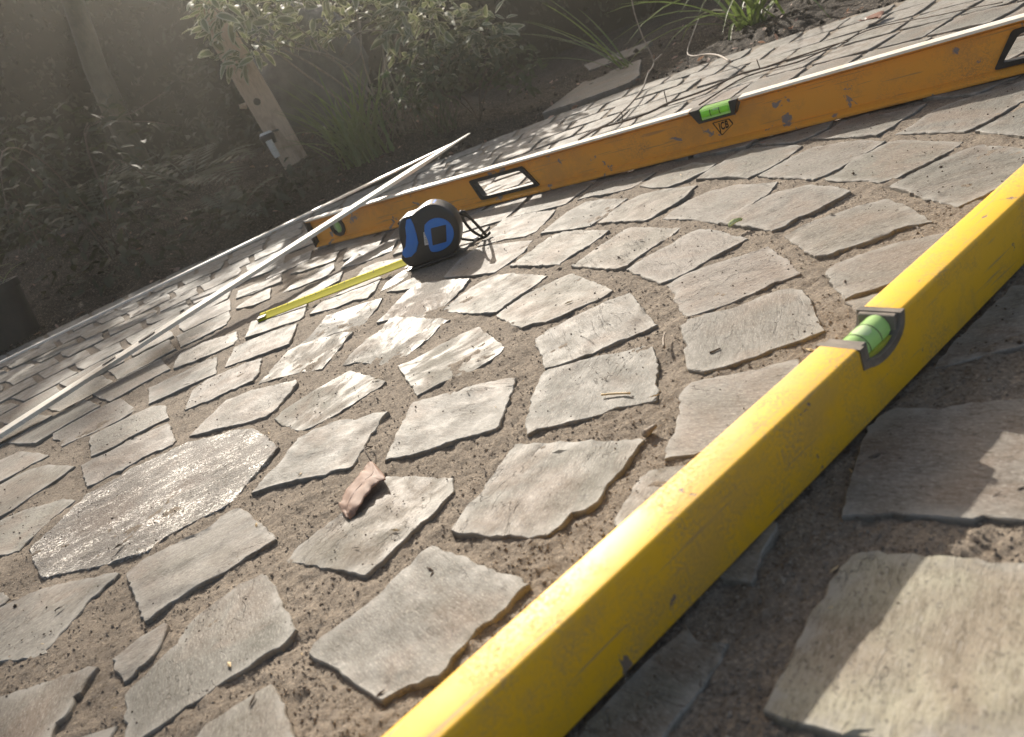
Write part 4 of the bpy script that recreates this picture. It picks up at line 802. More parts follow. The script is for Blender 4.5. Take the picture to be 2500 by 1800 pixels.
# blade
b0, b1 = Vector(BLADE[0]), Vector(BLADE[1]); bl = (b1 - b0).length; bd = (b1 - b0).normalized(); bn = Vector((-bd.y, bd.x))
if bn.y < 0: bn = -bn
def blade_pt(t, w_):       # w_ -1..1 across, concave upwards, the far edge higher
    p = b0 + bd * (bl * t); q = p + bn * (.0098 * w_ + .002)
    return (q.x, q.y, .0022 + .0075 * (w_ + 1) * .5 + .0005 * w_ * w_ + .0030 * (1 - t))
nb = 30; mb = MB(); W9 = [-1 + .25 * i for i in range(9)]
vv = [blade_pt(i / nb, w_) for i in range(nb + 1) for w_ in W9]
vv2 = [(x, y, z - .0004) for x, y, z in vv]; nn = len(vv)
ff = [(i * 9 + k, (i + 1) * 9 + k, (i + 1) * 9 + k + 1, i * 9 + k + 1) for i in range(nb) for k in range(8)]
mb.add(vv + vv2, ff + [tuple(a + nn for a in f[::-1]) for f in ff] + [(i * 9, i * 9 + nn, (i + 1) * 9 + nn, (i + 1) * 9) for i in range(nb)] + [(i * 9 + 8, (i + 1) * 9 + 8, (i + 1) * 9 + 8 + nn, i * 9 + 8 + nn) for i in range(nb)])
inv = tm.matrix_world.inverted()
def put(mb_, name, mtl, parent, smooth=False):
    mb_.v = [tuple(inv @ Vector(p)) for p in mb_.v]; return mb_.build(name, mtl, parent, smooth)
blade = put(mb, "blade", M['tape'], tm, True)
tk = MB(); cmn = int(bl * 100)
for i in range(1, cmn):
    t = 1 - i * .010 / bl
    if t < .02: break
    for sgn in (1,):
        ln = .55 if i % 5 == 0 else .26
        ws = [sgn * (1 - ln * k / 2) for k in range(3)]; dt = .00035 / bl * (1.6 if i % 20 == 0 else 1)
        row = [[Vector(blade_pt(t + d_, w_)) + Vector((0, 0, .00025)) for w_ in ws] for d_ in (-dt, dt)]
        tk.add(row[0] + row[1], [(0, 3, 4, 1), (1, 4, 5, 2)])
put(tk, "graduations", M['ink'], tm)
hk = MB(); e = Vector((bd.x, bd.y, 0)); n3 = Vector((bn.x, bn.y, 0)); q0 = Vector(blade_pt(1, 0))
for a_, b_, c_ in (((-.010, .0022), (-.010, .0008), (.0008, .0008)),):
    v_ = []
    for w_ in (-.0085, .0085): v_ += [q0 + e * x + n3 * (w_ * (.9 if i else 1)) + Vector((0, 0, z)) for i, (x, z) in enumerate([(-.012, .0016), (.0012, .0016), (.0012, -.0052), (.0002, -.0052), (.0002, .0006), (-.012, .0006)])]
    hk.add(v_, [(0, 1, 2, 3, 4, 5)[::-1], (6, 7, 8, 9, 10, 11)] + [(i, (i + 1) % 6, (i + 1) % 6 + 6, i + 6) for i in range(6)])
hook = put(hk, "end_hook", M['steel'], tm)
# wrist strap standing up beside the casing
sa, sb, stp = Vector(STRAP[0]), Vector(STRAP[1]), Vector(STRAP_TOP)
sp = MB(); mid = sa.lerp(sb, .5); mid.z = .0035; sa.z = .010; sb.z = .004
v_, f_ = tube_data(smooth_path([sa + Vector((-.018, .01, .004)), sa, mid, sb, sb + Vector((.010, .006, .002))], 4), .0024, 8); sp.add(v_, f_)
v_, f_ = tube_data(smooth_path([sb + Vector((.004, 0, .0)), sb.lerp(stp, .35) + Vector((.004, 0, .002)), sb.lerp(stp, .72) + Vector((.003, 0, .003)), stp], 5), [.0022] * 11 + [.0030, .0040, .0044, .0040, .003][:5], 8); sp.add(v_, f_)
v_, f_ = tube_data(smooth_path([sb + Vector((-.002, 0, .001)), sb.lerp(stp, .4) + Vector((-.006, 0, -.002)), sb.lerp(stp, .8) + Vector((-.004, 0, .0)), stp + Vector((.006, .002, -.001))], 5), .0021, 8); sp.add(v_, f_)
put(sp, "wrist_strap", M['rubber'], tm, True)
cl = MB(); v_, f_ = tube_data([mid.lerp(sb, .25), mid.lerp(sb, .55)], .0030, 10); cl.add(v_, f_); put(cl, "strap_clip", M['white'], tm, True)

# ------------------------------------------------------------------ lath and metal strip
def bar(name, a, b, w_, t_, mtl, parent=None, seg=14, warp=.0, point=True):
    a, b = Vector(a), Vector(b); d = (b - a).normalized(); side = d.cross(Vector((0, 0, 1))).normalized(); up_ = side.cross(d)
    mb_ = MB(); vv_ = []
    for i in range(seg + 1):
        p = a.lerp(b, i / seg) + up_ * (warp * math.sin(math.pi * i / seg))
        vv_ += [p + side * x + up_ * z for x, z in ((-w_ / 2, -t_ / 2), (w_ / 2, -t_ / 2), (w_ / 2, t_ / 2), (-w_ / 2, t_ / 2))]
    ff_ = [(0, 1, 2, 3), tuple(seg * 4 + k for k in (3, 2, 1, 0))]
    for i in range(seg):
        for k in range(4): ff_.append((i * 4 + k, (i + 1) * 4 + k, (i + 1) * 4 + (k + 1) % 4, i * 4 + (k + 1) % 4))
    if point:
        for q in range(4): vv_[seg * 4 + q] = b + (vv_[seg * 4 + q] - b) * .22
        for q in range(4): c_ = a.lerp(b, (seg - 1) / seg); vv_[(seg - 1) * 4 + q] = c_ + (vv_[(seg - 1) * 4 + q] - c_) * .62
    mb_.add(vv_, ff_); return mb_.build(name, mtl, parent)
lath = bar("lath", LATH[0], LATH[1], .033, .006, M['lath']); tag(lath, "pale thin wooden lath resting on the end of the orange level", "lath")
la, lb_ = Vector(LATH[0]), Vector(LATH[1]); dL = (lb_ - la).normalized(); sL = dL.cross(Vector((0, 0, 1))).normalized(); uL = sL.cross(dL)
def slot(t, l_, w_):
    c_ = la.lerp(lb_, t) + uL * .0039; bm = bmesh.new()
    P = [c_ + dL * (l_ * math.cos(a)) + sL * (w_ * math.sin(a)) for a in [2 * math.pi * i / 16 for i in range(16)]]
    prism(bm, P, uL * (.0009 + l_ * .02)); return bm
lath_s = [(.27, .015, .0065), (.205, .012, .004)]
for t, l_, w_ in lath_s:
    bm_obj("slot", slot(t, l_, w_), M['ink'] if w_ < .004 else M['rubber'], lath)
bm_obj("nail_plate", slot(.27, .011, .0042), M['steel'], lath)
strip = bar("metal_strip", STRIP[0], STRIP[1], .024, .0035, M['alu']); tag(strip, "narrow bright metal strip lying behind the wooden lath along the patio edge", "strip")

# ------------------------------------------------------------------ leaves, straws and twigs lying on the stones
def sheet(name, grid, mtl, smooth=True, thick=.0003):
    n, k = len(grid), len(grid[0]); v_ = [p for row in grid for p in row]
    f_ = [(i * k + j, i * k + j + 1, (i + 1) * k + j + 1, (i + 1) * k + j) for i in range(n - 1) for j in range(k - 1)]
    return v_, f_
lf = {k: Vector(v) for k, v in LEAFPTS.items()}
dl = empty("dry_leaf", tuple(lf['tip'])); tag(dl, "curled dry brown leaf lying on a pale sett in the middle", "leaf")
rows = []
Lp, Rp = smooth_path(LEAF_L, 6), smooth_path(LEAF_R, 6)
for i in range(37):
    t = i / 36; a, b = Lp[i], Rp[i]; row = []
    nrm = (Vector((0, 0, .25)) - a).normalized() * .5 + Vector((-.3, .1, .8)); nrm.normalize()
    for j in range(15):
        s_ = j / 14; ed = abs(2 * s_ - 1) ** 3
        p = a.lerp(b, s_) + (b - a).normalized() * (.0030 * noise3.noise(Vector((t * 15, s_ * 2, 7))) * ed)
        bulge = .0007 * math.sin(math.pi * s_) * (.6 + .8 * noise3.noise(Vector((t * 5, 2, 1)))) - .0024 * max(0, s_ - .7) / .3
        row.append(p + nrm * (bulge + .0009 * noise3.noise(Vector((t * 8, s_ * 2.6, 3))) + .0005 * noise3.noise(Vector((t * 20, s_ * 6, 6)))))
    rows.append(row)
v_, f_ = sheet("x", rows, None); inv_t = -Vector(dl.location)
lo = obj("leaf_blade", [p + inv_t for p in v_], f_, M['brownleaf'], dl, True)
sm_ = lo.modifiers.new("solid", 'SOLIDIFY'); sm_.thickness = .0004
rb_ = [rows[i][7] + Vector((0, 0, .0003)) for i in range(0, 37, 3)]
v_, f_ = tube_data([p + inv_t for p in rb_], .0004, 6); obj("midrib", v_, f_, M['brownleaf'], dl, True)
v_, f_ = tube_data(smooth_path([rows[0][7] + inv_t, rows[0][7] + inv_t + Vector((-.004, .016, .006)), lf['stem'] + inv_t + Vector((.002, -.004, .004)), lf['stem'] + inv_t + Vector((-.006, .001, .002))], 4), .00055, 6); obj("stalk", v_, f_, M['bark'], dl, True)
def small_leaf(name, pts, mtl, label, lift=.004):
    p = [Vector(q) for q in pts]; a, b = p[0], p[2] if len(p) > 3 else p[1]
    a, b = p[0], p[1]; w_ = max((p[2] - (a + b) / 2).length * .55, .004); d = (b - a).normalized(); s_ = d.cross(Vector((0, 0, 1))).normalized()
    g = []
    for i in range(9):
        t = i / 8; ww = w_ * math.sin(math.pi * (.04 + .92 * t)) ** .8; c_ = a.lerp(b, t)
        g.append([c_ + s_ * (ww * k / 2) + Vector((0, 0, .0016 + lift * .35 * math.sin(math.pi * t) + lift * abs(k / 2) ** 1.6 * .7)) for k in range(-2, 3)])
    v_, f_ = sheet("", g, None); o = obj(name, v_, f_, mtl, None, True)
    m2 = o.modifiers.new("solid", 'SOLIDIFY'); m2.thickness = .0003
    return tag(o, label, "leaf")
small_leaf("fallen_leaf", [GREENLEAF[0], GREENLEAF[1], GREENLEAF[2]], M['paleleaf'], "small pale green leaf on the sand joint beside two setts")
rl = [Vector(p) for p in REDLEAF]; small_leaf("fallen_leaf", [rl[0], rl[2], rl[1]], M['redleaf'], "russet dead leaf on the setts by the upper edge of the bed", .008)
def twig(name, pts, r0, r1, mtl, label, cat="twig", sub=3, wob=.0):
    P = smooth_path(pts, sub); n = len(P)
    v_, f_ = tube_data(P, [r0 + (r1 - r0) * i / (n - 1) for i in range(n)], 7)
    o = obj(name, v_, f_, mtl, None, True); return tag(o, label, cat)
twig("straw", STRAW, .0009, .0008, M['straw'], "short yellow straw lying on a grey sett in the middle", "straw")
twig("straw", STRAW2, .0012, .0005, M['paletwig'], "little dry stalk upright in a sand joint right of the leaf", "straw")
twig("straw", STRAW3, .0008, .0005, M['bark'], "tiny brown twig on the sett nearest the yellow level's vial", "straw")
twig("bark_chip", CLOD, .0030, .0012, M['paletwig'], "little bark chip on the sand beside the yellow level", "chip")
def twig_thing(name, main, sides, r0, r1, mtl, label):
    t_ = twig(name, main, r0, r1, mtl, label)
    for sd, ra in sides:
        v_, f_ = tube_data(smooth_path(sd, 3), [ra] * 0 or ra, 6); obj("side_shoot", v_, f_, mtl, t_, True)
    return t_
tl = [Vector(p) for p in TWIG_LONG]
twig_thing("twig", tl, [([tl[4], tl[4] + Vector((.004, .012, .014)), tl[4] + Vector((.006, .016, .024))], .0012), ([tl[2], tl[2] + Vector((.006, .004, .010)), tl[2] + Vector((.006, .008, .018))], .0012), ([tl[10], tl[10] + Vector((.002, .01, .018))], .0012)], .0026, .0013, M['bark'], "long dark knobbly twig lying on the setts behind the orange level")
twig("twig", TWIG_THIN, .0016, .0008, M['bark'], "long thin dark twig trailing over the setts at the upper right")
br_ = [Vector(p) for p in BRANCH]
twig_thing("dry_branch", br_, [([br_[7], Vector(BRANCH_B[1])], .0022)], .0024, .0016, M['paletwig'], "forked dry pale stem rising from the patio edge behind the orange level")
twig_thing("dry_branch", [Vector(p) for p in BRANCH2], [([Vector(BRANCH2[4]), Vector(BRANCH2[4]) + Vector((-.012, -.01, -.035))], .0018)], .0026, .0014, M['paletwig'], "bent dry stem arching over the soil below the strappy leaves")

deb, deb2 = MB(), MB(); r = random.Random(303); n_ = 0
while n_ < 330:          # scraps of bark, straw and husk
    d = .22 + 1.5 * r.random() ** 1.2; t = math.radians(r.uniform(-50, 58)); x, y = d * math.sin(t), d * math.cos(t); n_ += 1
    q = project((x, y, 0))
    if q is None or not (-.05 < q[0] < 1.05 and -.05 < q[1] < 1.05) or math.hypot(x - CX, y - CY) > 1.7: continue
    z = .0022 if on_stone(x, y) else float(sand_z(np.array([x]), np.array([y]))[0]) + .001
    l_ = r.uniform(.0012, .0048) * (1.6 if r.random() < .08 else 1); w_ = l_ * r.uniform(.10, .4); a = r.uniform(0, 6.28); u_ = Vector((math.cos(a), math.sin(a), r.uniform(-.05, .2))); v2 = Vector((-math.sin(a), math.cos(a), 0)); c_ = Vector((x, y, z))
    P_ = [c_ - u_ * l_, c_ - u_ * l_ * .2 + v2 * w_, c_ + u_ * l_, c_ + u_ * l_ * .1 - v2 * w_ * .8, c_ + Vector((0, 0, w_ * .7))]
    (deb if r.random() < .68 else deb2).add(P_, [(0, 4, 1), (1, 4, 2), (2, 4, 3), (3, 4, 0), (0, 1, 2, 3)])
o = deb.build("bark_scraps", M['bark']); tag(o, "dark scraps of bark and husk scattered over the setts", "litter", None, 'stuff')
o = deb2.build("straw_scraps", M['straw']); tag(o, "pale bits of straw and chaff scattered over the setts", "litter", None, 'stuff')

# ------------------------------------------------------------------ garden bed: slabs, rock, post, pot, plants
for P, zz, lab in (([(.375, 2.36), (.47, 2.27), (.60, 2.19), (.66, 2.27), (.70, 2.40), (.813, 2.7275), (.6225, 2.806)][::1], .010, "large flat pale slab set in soil beyond the patio edge"), ([(.70, 3.02), (.86, 2.86), (.99, 3.12), (.76, 3.34)], .02, "brownish slab behind the large pale slab in the bed")):
    P = [Vector(p) for p in P]; c_ = sum(P, Vector((0, 0))) / len(P); P.sort(key=lambda p: math.atan2(p.y - c_.y, p.x - c_.x))
    o = build_stone("stepping_slab", stone_mesh(P, c_, 0, 500 + len(P), 1), M['stone'], None, c_, 0); o.location.z = zz
    tag(o, lab, "slab")
def ico_rock(name, ctr, rad, mtl, seed, label, cat):
    bm = bmesh.new(); bmesh.ops.create_icosphere(bm, subdivisions=4, radius=1)
    for v in bm.verts:
        n_ = noise3.noise(v.co * 1.3 + Vector((seed, 0, 0))) * .35 + noise3.noise(v.co * 4 + Vector((seed, 3, 0))) * .10
        v.co *= 1 + n_; v.co = Vector((v.co.x * rad[0], v.co.y * rad[1], v.co.z * rad[2]))
    return tag(bm_obj(name, bm, mtl, None, True, ctr), label, cat)
ico_rock("boulder", (-.28, 3.18, .40), (.20, .14, .26), M['rock'], 2, "dark grey boulder half hidden behind the shrub and post", "rock")
# timber post
post = empty("post", (-.428, 2.92, .12)); tag(post, "pale timber post standing askew in the bed, half covered by the shrub", "post")
pm = (Matrix.Translation(Vector((-.428, 2.92, .12))) @ Matrix.Rotation(math.radians(-4.5), 4, 'Y') @ Matrix.Rotation(math.radians(8), 4, 'Z')); post.matrix_world = pm
bm = bmesh.new(); prism(bm, [(-.046, -.035, -.02), (.046, -.035, -.02), (.046, .035, -.02), (-.046, .035, -.02)], (0, 0, .60), .004, 2); bmesh.ops.subdivide_edges(bm, edges=[e for e in bm.edges if abs(e.verts[0].co.z - e.verts[1].co.z) > .3], cuts=12)
for v in bm.verts: v.co += noise3.noise_vector(v.co * 7) * .003
bm_obj("shaft", bm, M['postwood'], post)
v_, f_ = tube_data([(-.012, -.0365, .235), (-.012, -.034, .235)], .012, 14); obj("knot", v_, f_, M['bark'], post)
v_, f_ = tube_data([(-.050, -.03, .24), (-.072, -.034, .246)], [.011, .007], 8); obj("stub", v_, f_, M['postwood'], post)
lampo = empty("garden_lamp", (-.455, 2.76, .235)); tag(lampo, "small white tube with a black collar hanging at the foot of the post", "lamp")
v_, f_ = tube_data([(0, 0, .012), (0, 0, .006), (0, 0, -.022)], [.024, .027, .022], 18); autosmooth(obj("collar", v_, f_, M['black'], lampo), 35)
v_, f_ = tube_data([(0, 0, .020), (0, 0, .0125)], [.018, .023], 18); autosmooth(obj("cap", v_, f_, M['white'], lampo), 35)
v_, f_ = tube_data([(.002, -.022, -.008), (.004, -.022, -.05), (.005, -.020, -.066)], [.0115, .0115, .010], 14); autosmooth(obj("tube", v_, f_, M['white'], lampo), 35)
v_, f_ = tube_data([(0, 0, .01), (.012, .08, .012), (.026, .14, .01)], .004, 8); obj("bracket", v_, f_, M['black'], lampo)
# black planter with a grass tuft
def lathe(prof, n=28):
    v_ = [(r_ * math.cos(2 * math.pi * k / n), r_ * math.sin(2 * math.pi * k / n), z) for r_, z in prof for k in range(n)]
    f_ = [(i * n + k, i * n + (k + 1) % n, (i + 1) * n + (k + 1) % n, (i + 1) * n + k) for i in range(len(prof) - 1) for k in range(n)]
    return v_, f_
pot = empty("planter", (-1.262, 2.20, -.005)); tag(pot, "black plastic planter with tufted grass at the left edge", "planter")
v_, f_ = lathe([(.001, 0), (.088, 0), (.108, .145), (.114, .145), (.114, .165), (.104, .165), (.100, .135), (.001, .13)]); autosmooth(obj("pot", v_, f_, M['black'], pot), 35)
v_, f_ = lathe([(.101, .137), (.05, .143), (.001, .146)]); obj("compost", v_, f_, M['soil'], pot)
def blade_geo(base, az_, length, w_, lean, droop, n=7, fold=.25):
    base = Vector(base); h_ = Vector((math.sin(az_), math.cos(az_), 0)); side = Vector((h_.y, -h_.x, 0)); v_, p, ang_ = [], base.copy(), lean
    for i in range(n + 1):
        t = i / n; ww = w_ * (.75 + .5 * t) * max(.04, 1 - t ** 2.4)
        up_ = Vector((0, 0, 1)) * math.sin(ang_) * .3 + h_ * -.0
        v_ += [p - side * ww / 2 + Vector((0, 0, ww * fold)), p.copy(), p + side * ww / 2 + Vector((0, 0, ww * fold))]
        p = p + (h_ * math.sin(ang_) + Vector((0, 0, math.cos(ang_)))) * (length / n); ang_ += droop / n
    f_ = [(i * 3 + k, i * 3 + k + 1, (i + 1) * 3 + k + 1, (i + 1) * 3 + k) for i in range(n) for k in range(2)]
    return v_, f_
def tuft(parent_name, loc, n, len_, w_, mtl, label, cat, seed, spread=.02, lean=(.05, .6), droop=(.3, 1.5), az=None, parent=None, group=None, z0=0):
    r_ = random.Random(seed)
    t_ = parent if parent else empty(parent_name, loc)
    if not parent: tag(t_, label, cat, group)
    for i in range(n):
        a = r_.uniform(0, 6.283) if az is None else r_.gauss(az[0], az[1])
        v_, f_ = blade_geo((r_.gauss(0, spread), r_.gauss(0, spread), z0), a, len_ * r_.uniform(.55, 1.15), w_ * r_.uniform(.7, 1.2), r_.uniform(*lean), r_.uniform(*droop))
        obj("blade", v_, f_, mtl, t_, True)
    return t_
tuft("", None, 34, .16, .006, M['blade'], "", "", 3, .03, parent=pot, z0=.14, droop=(.8, 2.2))
tuft("grass_clump", (-.170, 2.63, bz(-.17, 2.63) - .004), 110, .31, .009, M['blade'], "bright green grass clump growing at the foot of the shrub", "grass clump", 8, .040, (.02, .75), (.1, 1.3))
tuft("grass_clump", (.10, 2.60, bz(.10, 2.60) - .004), 26, .22, .008, M['leaf_dark'], "dark strappy grass clump right of the shrub stems", "grass clump", 9, .03, (.2, .9), (.2, 1.2))
tuft("strappy_plant", (1.08, 2.42, bz(1.08, 2.42)), 46, .52, .013, M['blade'], "strappy leaved plant arching over the soil at the top right", "plant", 12, .035, (.35, 1.1), (.6, 1.7))
tuft("strappy_plant", (.74, 2.66, .0), 9, .50, .010, M['blade'], "few long strappy blades leaning left over the large slab", "plant", 14, .02, (.5, .9), (.3, .9), az=(-1.2, .5))
# shrub
def leaf_mesh(name, l_, w_, mtl, fold=.18, curl=.25):
    v_, rim_ = [], []
    n = 6
    for i in range(n + 1):
        t = i / n; ww = w_ * .5 * math.sin(math.pi * (.03 + .94 * t)) ** .75 * (1.1 - .35 * t); z = -curl * l_ * t * t
        for s_ in (-1, -.5, 0, .5, 1):
            v_.append((ww * s_, l_ * t, z + abs(s_) * ww * fold)); rim_.append(max(abs(s_), 1 if i in (0, n) else 0))
    f_ = [(i * 5 + k, i * 5 + k + 1, (i + 1) * 5 + k + 1, (i + 1) * 5 + k) for i in range(n) for k in range(4)]
    me = mesh(name, v_, f_, mtl, True); a = me.attributes.new("rim", 'FLOAT', 'POINT'); a.data.foreach_set("value", rim_)
    return me
def leafy(root, crowns, nparts, nstuff, meshes, seed, pname="leaf", face=None):
    r_ = random.Random(seed); ox, oy, oz = root.location; mb_ = MB(); rims = []; mtl = meshes[0].materials[0]
    def place():
        c_, rad, wgt = r_.choices(crowns, [c[2] for c in crowns])[0]
        while True:
            d = Vector((r_.uniform(-1, 1), r_.uniform(-1, 1), r_.uniform(-1, 1)))
            if d.length < 1 and d.length > .25 + .5 * r_.random() and noise3.noise(Vector((d.x * 2.6 + seed, d.y * 2.6, d.z * 2.6))) > -.12: break
        p = Vector((c_[0] + d.x * rad[0] - ox, c_[1] + d.y * rad[1] - oy, c_[2] + d.z * rad[2] - oz))
        e = Euler((r_.gauss(-.1, .55), r_.gauss(0, .5), math.atan2(-d.x, d.y) + r_.gauss(0, .8)))
        return p, e, r_.uniform(.65, 1.25)
    for i in range(nparts):
        p, e, s_ = place(); o = bpy.data.objects.new(pname, r_.choice(meshes)); C.objects.link(o); o.parent = root; o.location = p; o.rotation_euler = e; o.scale = (s_, s_, s_)
    for i in range(nstuff):
        p, e, s_ = place(); me = meshes[i % len(meshes)]; mm = Matrix.Translation(p) @ e.to_matrix().to_4x4() @ Matrix.Scale(s_, 4)
        mb_.add([mm @ v.co for v in me.vertices], [tuple(q.vertices) for q in me.polygons]); rims += [d.value for d in me.attributes["rim"].data]
    if nstuff:
        o = mb_.build("foliage", mtl, root, True); o['kind'] = 'stuff'; a = o.data.attributes.new("rim", 'FLOAT', 'POINT'); a.data.foreach_set("value", rims)
lm = [leaf_mesh("leaf", .050, .023, M['leaf']), leaf_mesh("leaf", .060, .025, M['leaf'], .25, .4), leaf_mesh("leaf", .042, .021, M['leaf'], .1, .1)]
shrub = empty("shrub", (-.03, 2.72, bz(-.03, 2.72))); tag(shrub, "variegated evergreen shrub with bare upright stems beside the post", "shrub")
crowns = [((-.37, 2.72, .58), (.14, .12, .15), 1.5), ((-.06, 2.86, .55), (.25, .16, .13), 2.6), ((.17, 2.78, .37), (.16, .12, .12), 1.8), ((.33, 2.72, .26), (.10, .10, .09), .7)]
rs = random.Random(21)
for i in range(15):
    c_, rad, _w = rs.choices(crowns, [c[2] for c in crowns])[0]
    e = Vector((c_[0] + rs.uniform(-.8, .8) * rad[0], c_[1] + rs.uniform(-.7, .7) * rad[1], c_[2] + rs.uniform(-.3, .7) * rad[2])) - Vector(shrub.location)
    b_ = Vector((rs.gauss(0, .035), rs.gauss(0, .025), -.01)); m1 = b_.lerp(e, .4) + Vector((rs.gauss(0, .02), rs.gauss(0, .02), .06)); 
    P = smooth_path([b_, m1, b_.lerp(e, .75) + Vector((rs.gauss(0, .02), rs.gauss(0, .02), .02)), e], 4)
    v_, f_ = tube_data(P, [.0042 - .0028 * k / (len(P) - 1) for k in range(len(P))], 6); obj("stem", v_, f_, M['paletwig'], shrub, True)
for a, b, c_ in (((-.12, 2.74, .38), (-.04, 2.72, .42), (.08, 2.72, .38)), ((.04, 2.74, .36), (.10, 2.72, .33), (.16, 2.74, .38)), ((-.12, 2.72, .34), (-.06, 2.70, .36), (-.02, 2.74, .45))):
    v_, f_ = tube_data([p - Vector(shrub.location) for p in smooth_path([a, b, c_], 5)], .0026, 6); obj("branch", v_, f_, M['paletwig'], shrub, True)
leafy(shrub, crowns, 290, 760, lm, 31)
ld = [leaf_mesh("leaf", .030, .016, M['leaf_dark']), leaf_mesh("leaf", .038, .018, M['leaf_dark'], .2, .35), leaf_mesh("leaf", .026, .012, M['leaf'])]
low = empty("low_shrub", (.22, 2.68, bz(.22, 2.68))); tag(low, "low dark leafy bush at the right of the variegated shrub", "shrub")
leafy(low, [((.14, 2.68, .22), (.13, .12, .10), 1.4), ((.30, 2.70, .22), (.12, .12, .11), 1.2), ((.40, 2.66, .14), (.08, .08, .08), .6), ((.02, 2.72, .20), (.12, .10, .09), .7)], 250, 620, ld, 41)
for i in range(6):
    e = Vector((rs.uniform(-.15, .2), rs.uniform(-.08, .08), rs.uniform(.08, .2))); v_, f_ = tube_data(smooth_path([(0, 0, 0), e * .5 + Vector((0, 0, .03)), e], 4), .0025, 6); obj("stem", v_, f_, M['bark'], low, True)
# ferns
def fern(loc, nf, len_, seed, label, tilt=(.5, 1.1), group=None, z=0):
    r_ = random.Random(seed); t_ = empty("fern", loc); tag(t_, label, "fern", group)
    for k in range(nf):
        a = r_.uniform(0, 6.283); h_ = Vector((math.sin(a), math.cos(a), 0)); sd = Vector((h_.y, -h_.x, 0)); ang_ = r_.uniform(*tilt); p = Vector((0, 0, z)); pts = []; L_ = len_ * r_.uniform(.7, 1.15); nn_ = 14
        mb_ = MB()
        for i in range(nn_ + 1):
            pts.append(p.copy()); d = h_ * math.sin(ang_) + Vector((0, 0, math.cos(ang_)))
            if i > 3:
                t = i / nn_; wl = L_ * .26 * math.sin(math.pi * (.12 + .85 * (t - .2) / .8)) + .006
                for s_ in (-1, 1):
                    q = p; e = (sd * s_ + d * .35).normalized(); nrm = d.cross(e).normalized()
                    mb_.add([q, q + e * wl * .45 + d * .007 + nrm * .002, q + e * wl + Vector((0, 0, -.004)), q + e * wl * .45 - d * .007 + nrm * .002], [(0, 1, 2, 3)])
            p = p + d * (L_ / nn_); ang_ += .075
        v_, f_ = tube_data(pts, [.002 - .0014 * i / nn_ for i in range(nn_ + 1)], 5); mb_.add(v_, f_)
        mb_.build("frond", M['fern'], t_, True)
    return t_
fern((-.80, 2.95, bz(-.80, 2.95)), 13, .36, 51, "grey green fern in the shade left of the post")
fern((-.62, 2.55, bz(-.62, 2.55)), 9, .20, 52, "small glossy fern low in the bed left of the lamp")
fern((-1.15, 3.0, bz(-1.15, 3.0)), 11, .34, 53, "dim fern at the far left behind the planter")
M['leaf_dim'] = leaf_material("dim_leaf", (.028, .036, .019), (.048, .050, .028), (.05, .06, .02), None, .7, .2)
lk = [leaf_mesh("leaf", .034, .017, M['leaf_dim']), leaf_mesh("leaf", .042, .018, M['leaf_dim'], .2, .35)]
# tangle of bare stems and dim plants at the left
for i, (x, y, n_, lab) in enumerate(((-1.0, 2.55, 7, "dim leafy bramble on thin stems in the dark left bed"), (-1.45, 3.1, 8, "dim leafy bramble tangle in the far left corner of the bed"), (-.55, 3.4, 7, "dim leafy bramble stems behind the timber post"))):
    b_ = empty("bramble", (x, y, bz(x, y))); tag(b_, lab, "bramble")
    for k in range(n_):
        a = rs.uniform(0, 6.28); l_ = rs.uniform(.25, .6); P = smooth_path([(rs.gauss(0, .03), rs.gauss(0, .03), 0), (math.sin(a) * l_ * .25, math.cos(a) * l_ * .25, l_ * .7), (math.sin(a) * l_ * .7, math.cos(a) * l_ * .7, l_ * rs.uniform(.6, 1)), (math.sin(a) * l_ * 1.1, math.cos(a) * l_ * 1.1, l_ * rs.uniform(.1, .8))], 5)
        v_, f_ = tube_data(P, [.003 - .002 * j / (len(P) - 1) for j in range(len(P))], 5); obj("stem", v_, f_, M['bark'], b_, True)
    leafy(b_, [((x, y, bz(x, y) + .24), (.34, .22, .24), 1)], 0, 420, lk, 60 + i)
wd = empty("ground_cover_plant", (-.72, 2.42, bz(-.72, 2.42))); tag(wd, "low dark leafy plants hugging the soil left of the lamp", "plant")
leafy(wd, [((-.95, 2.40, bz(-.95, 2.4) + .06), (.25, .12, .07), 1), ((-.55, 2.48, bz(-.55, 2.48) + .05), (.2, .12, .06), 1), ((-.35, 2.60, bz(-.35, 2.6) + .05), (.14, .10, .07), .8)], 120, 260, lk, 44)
# tree at the left
tr = empty("tree", (-1.30, 4.05, .15)); tag(tr, "slender mossy tree trunk rising out of the shade at far left", "tree")
P = smooth_path([(0, 0, -.05), (.05, 0, .55), (.13, 0, 1.0), (.20, .05, 1.7), (.24, .1, 2.2)], 6); v_, f_ = tube_data(P, [.062 - .03 * i / (len(P) - 1) for i in range(len(P))], 12)
obj("trunk", [Vector(p) + noise3.noise_vector(Vector(p) * 9) * .006 for p in v_], f_, M['trunk'], tr, True)
for a, b in (((.13, 0, 1.0), (-.25, -.1, 1.5)), ((.18, .03, 1.5), (.55, .1, 2.0))):
    a, b = Vector(a), Vector(b); v_, f_ = tube_data(smooth_path([a, a.lerp(b, .5) + Vector((0, 0, .08)), b], 4), [.026 - .002 * i for i in range(9)], 8); obj("limb", v_, f_, M['trunk'], tr, True)
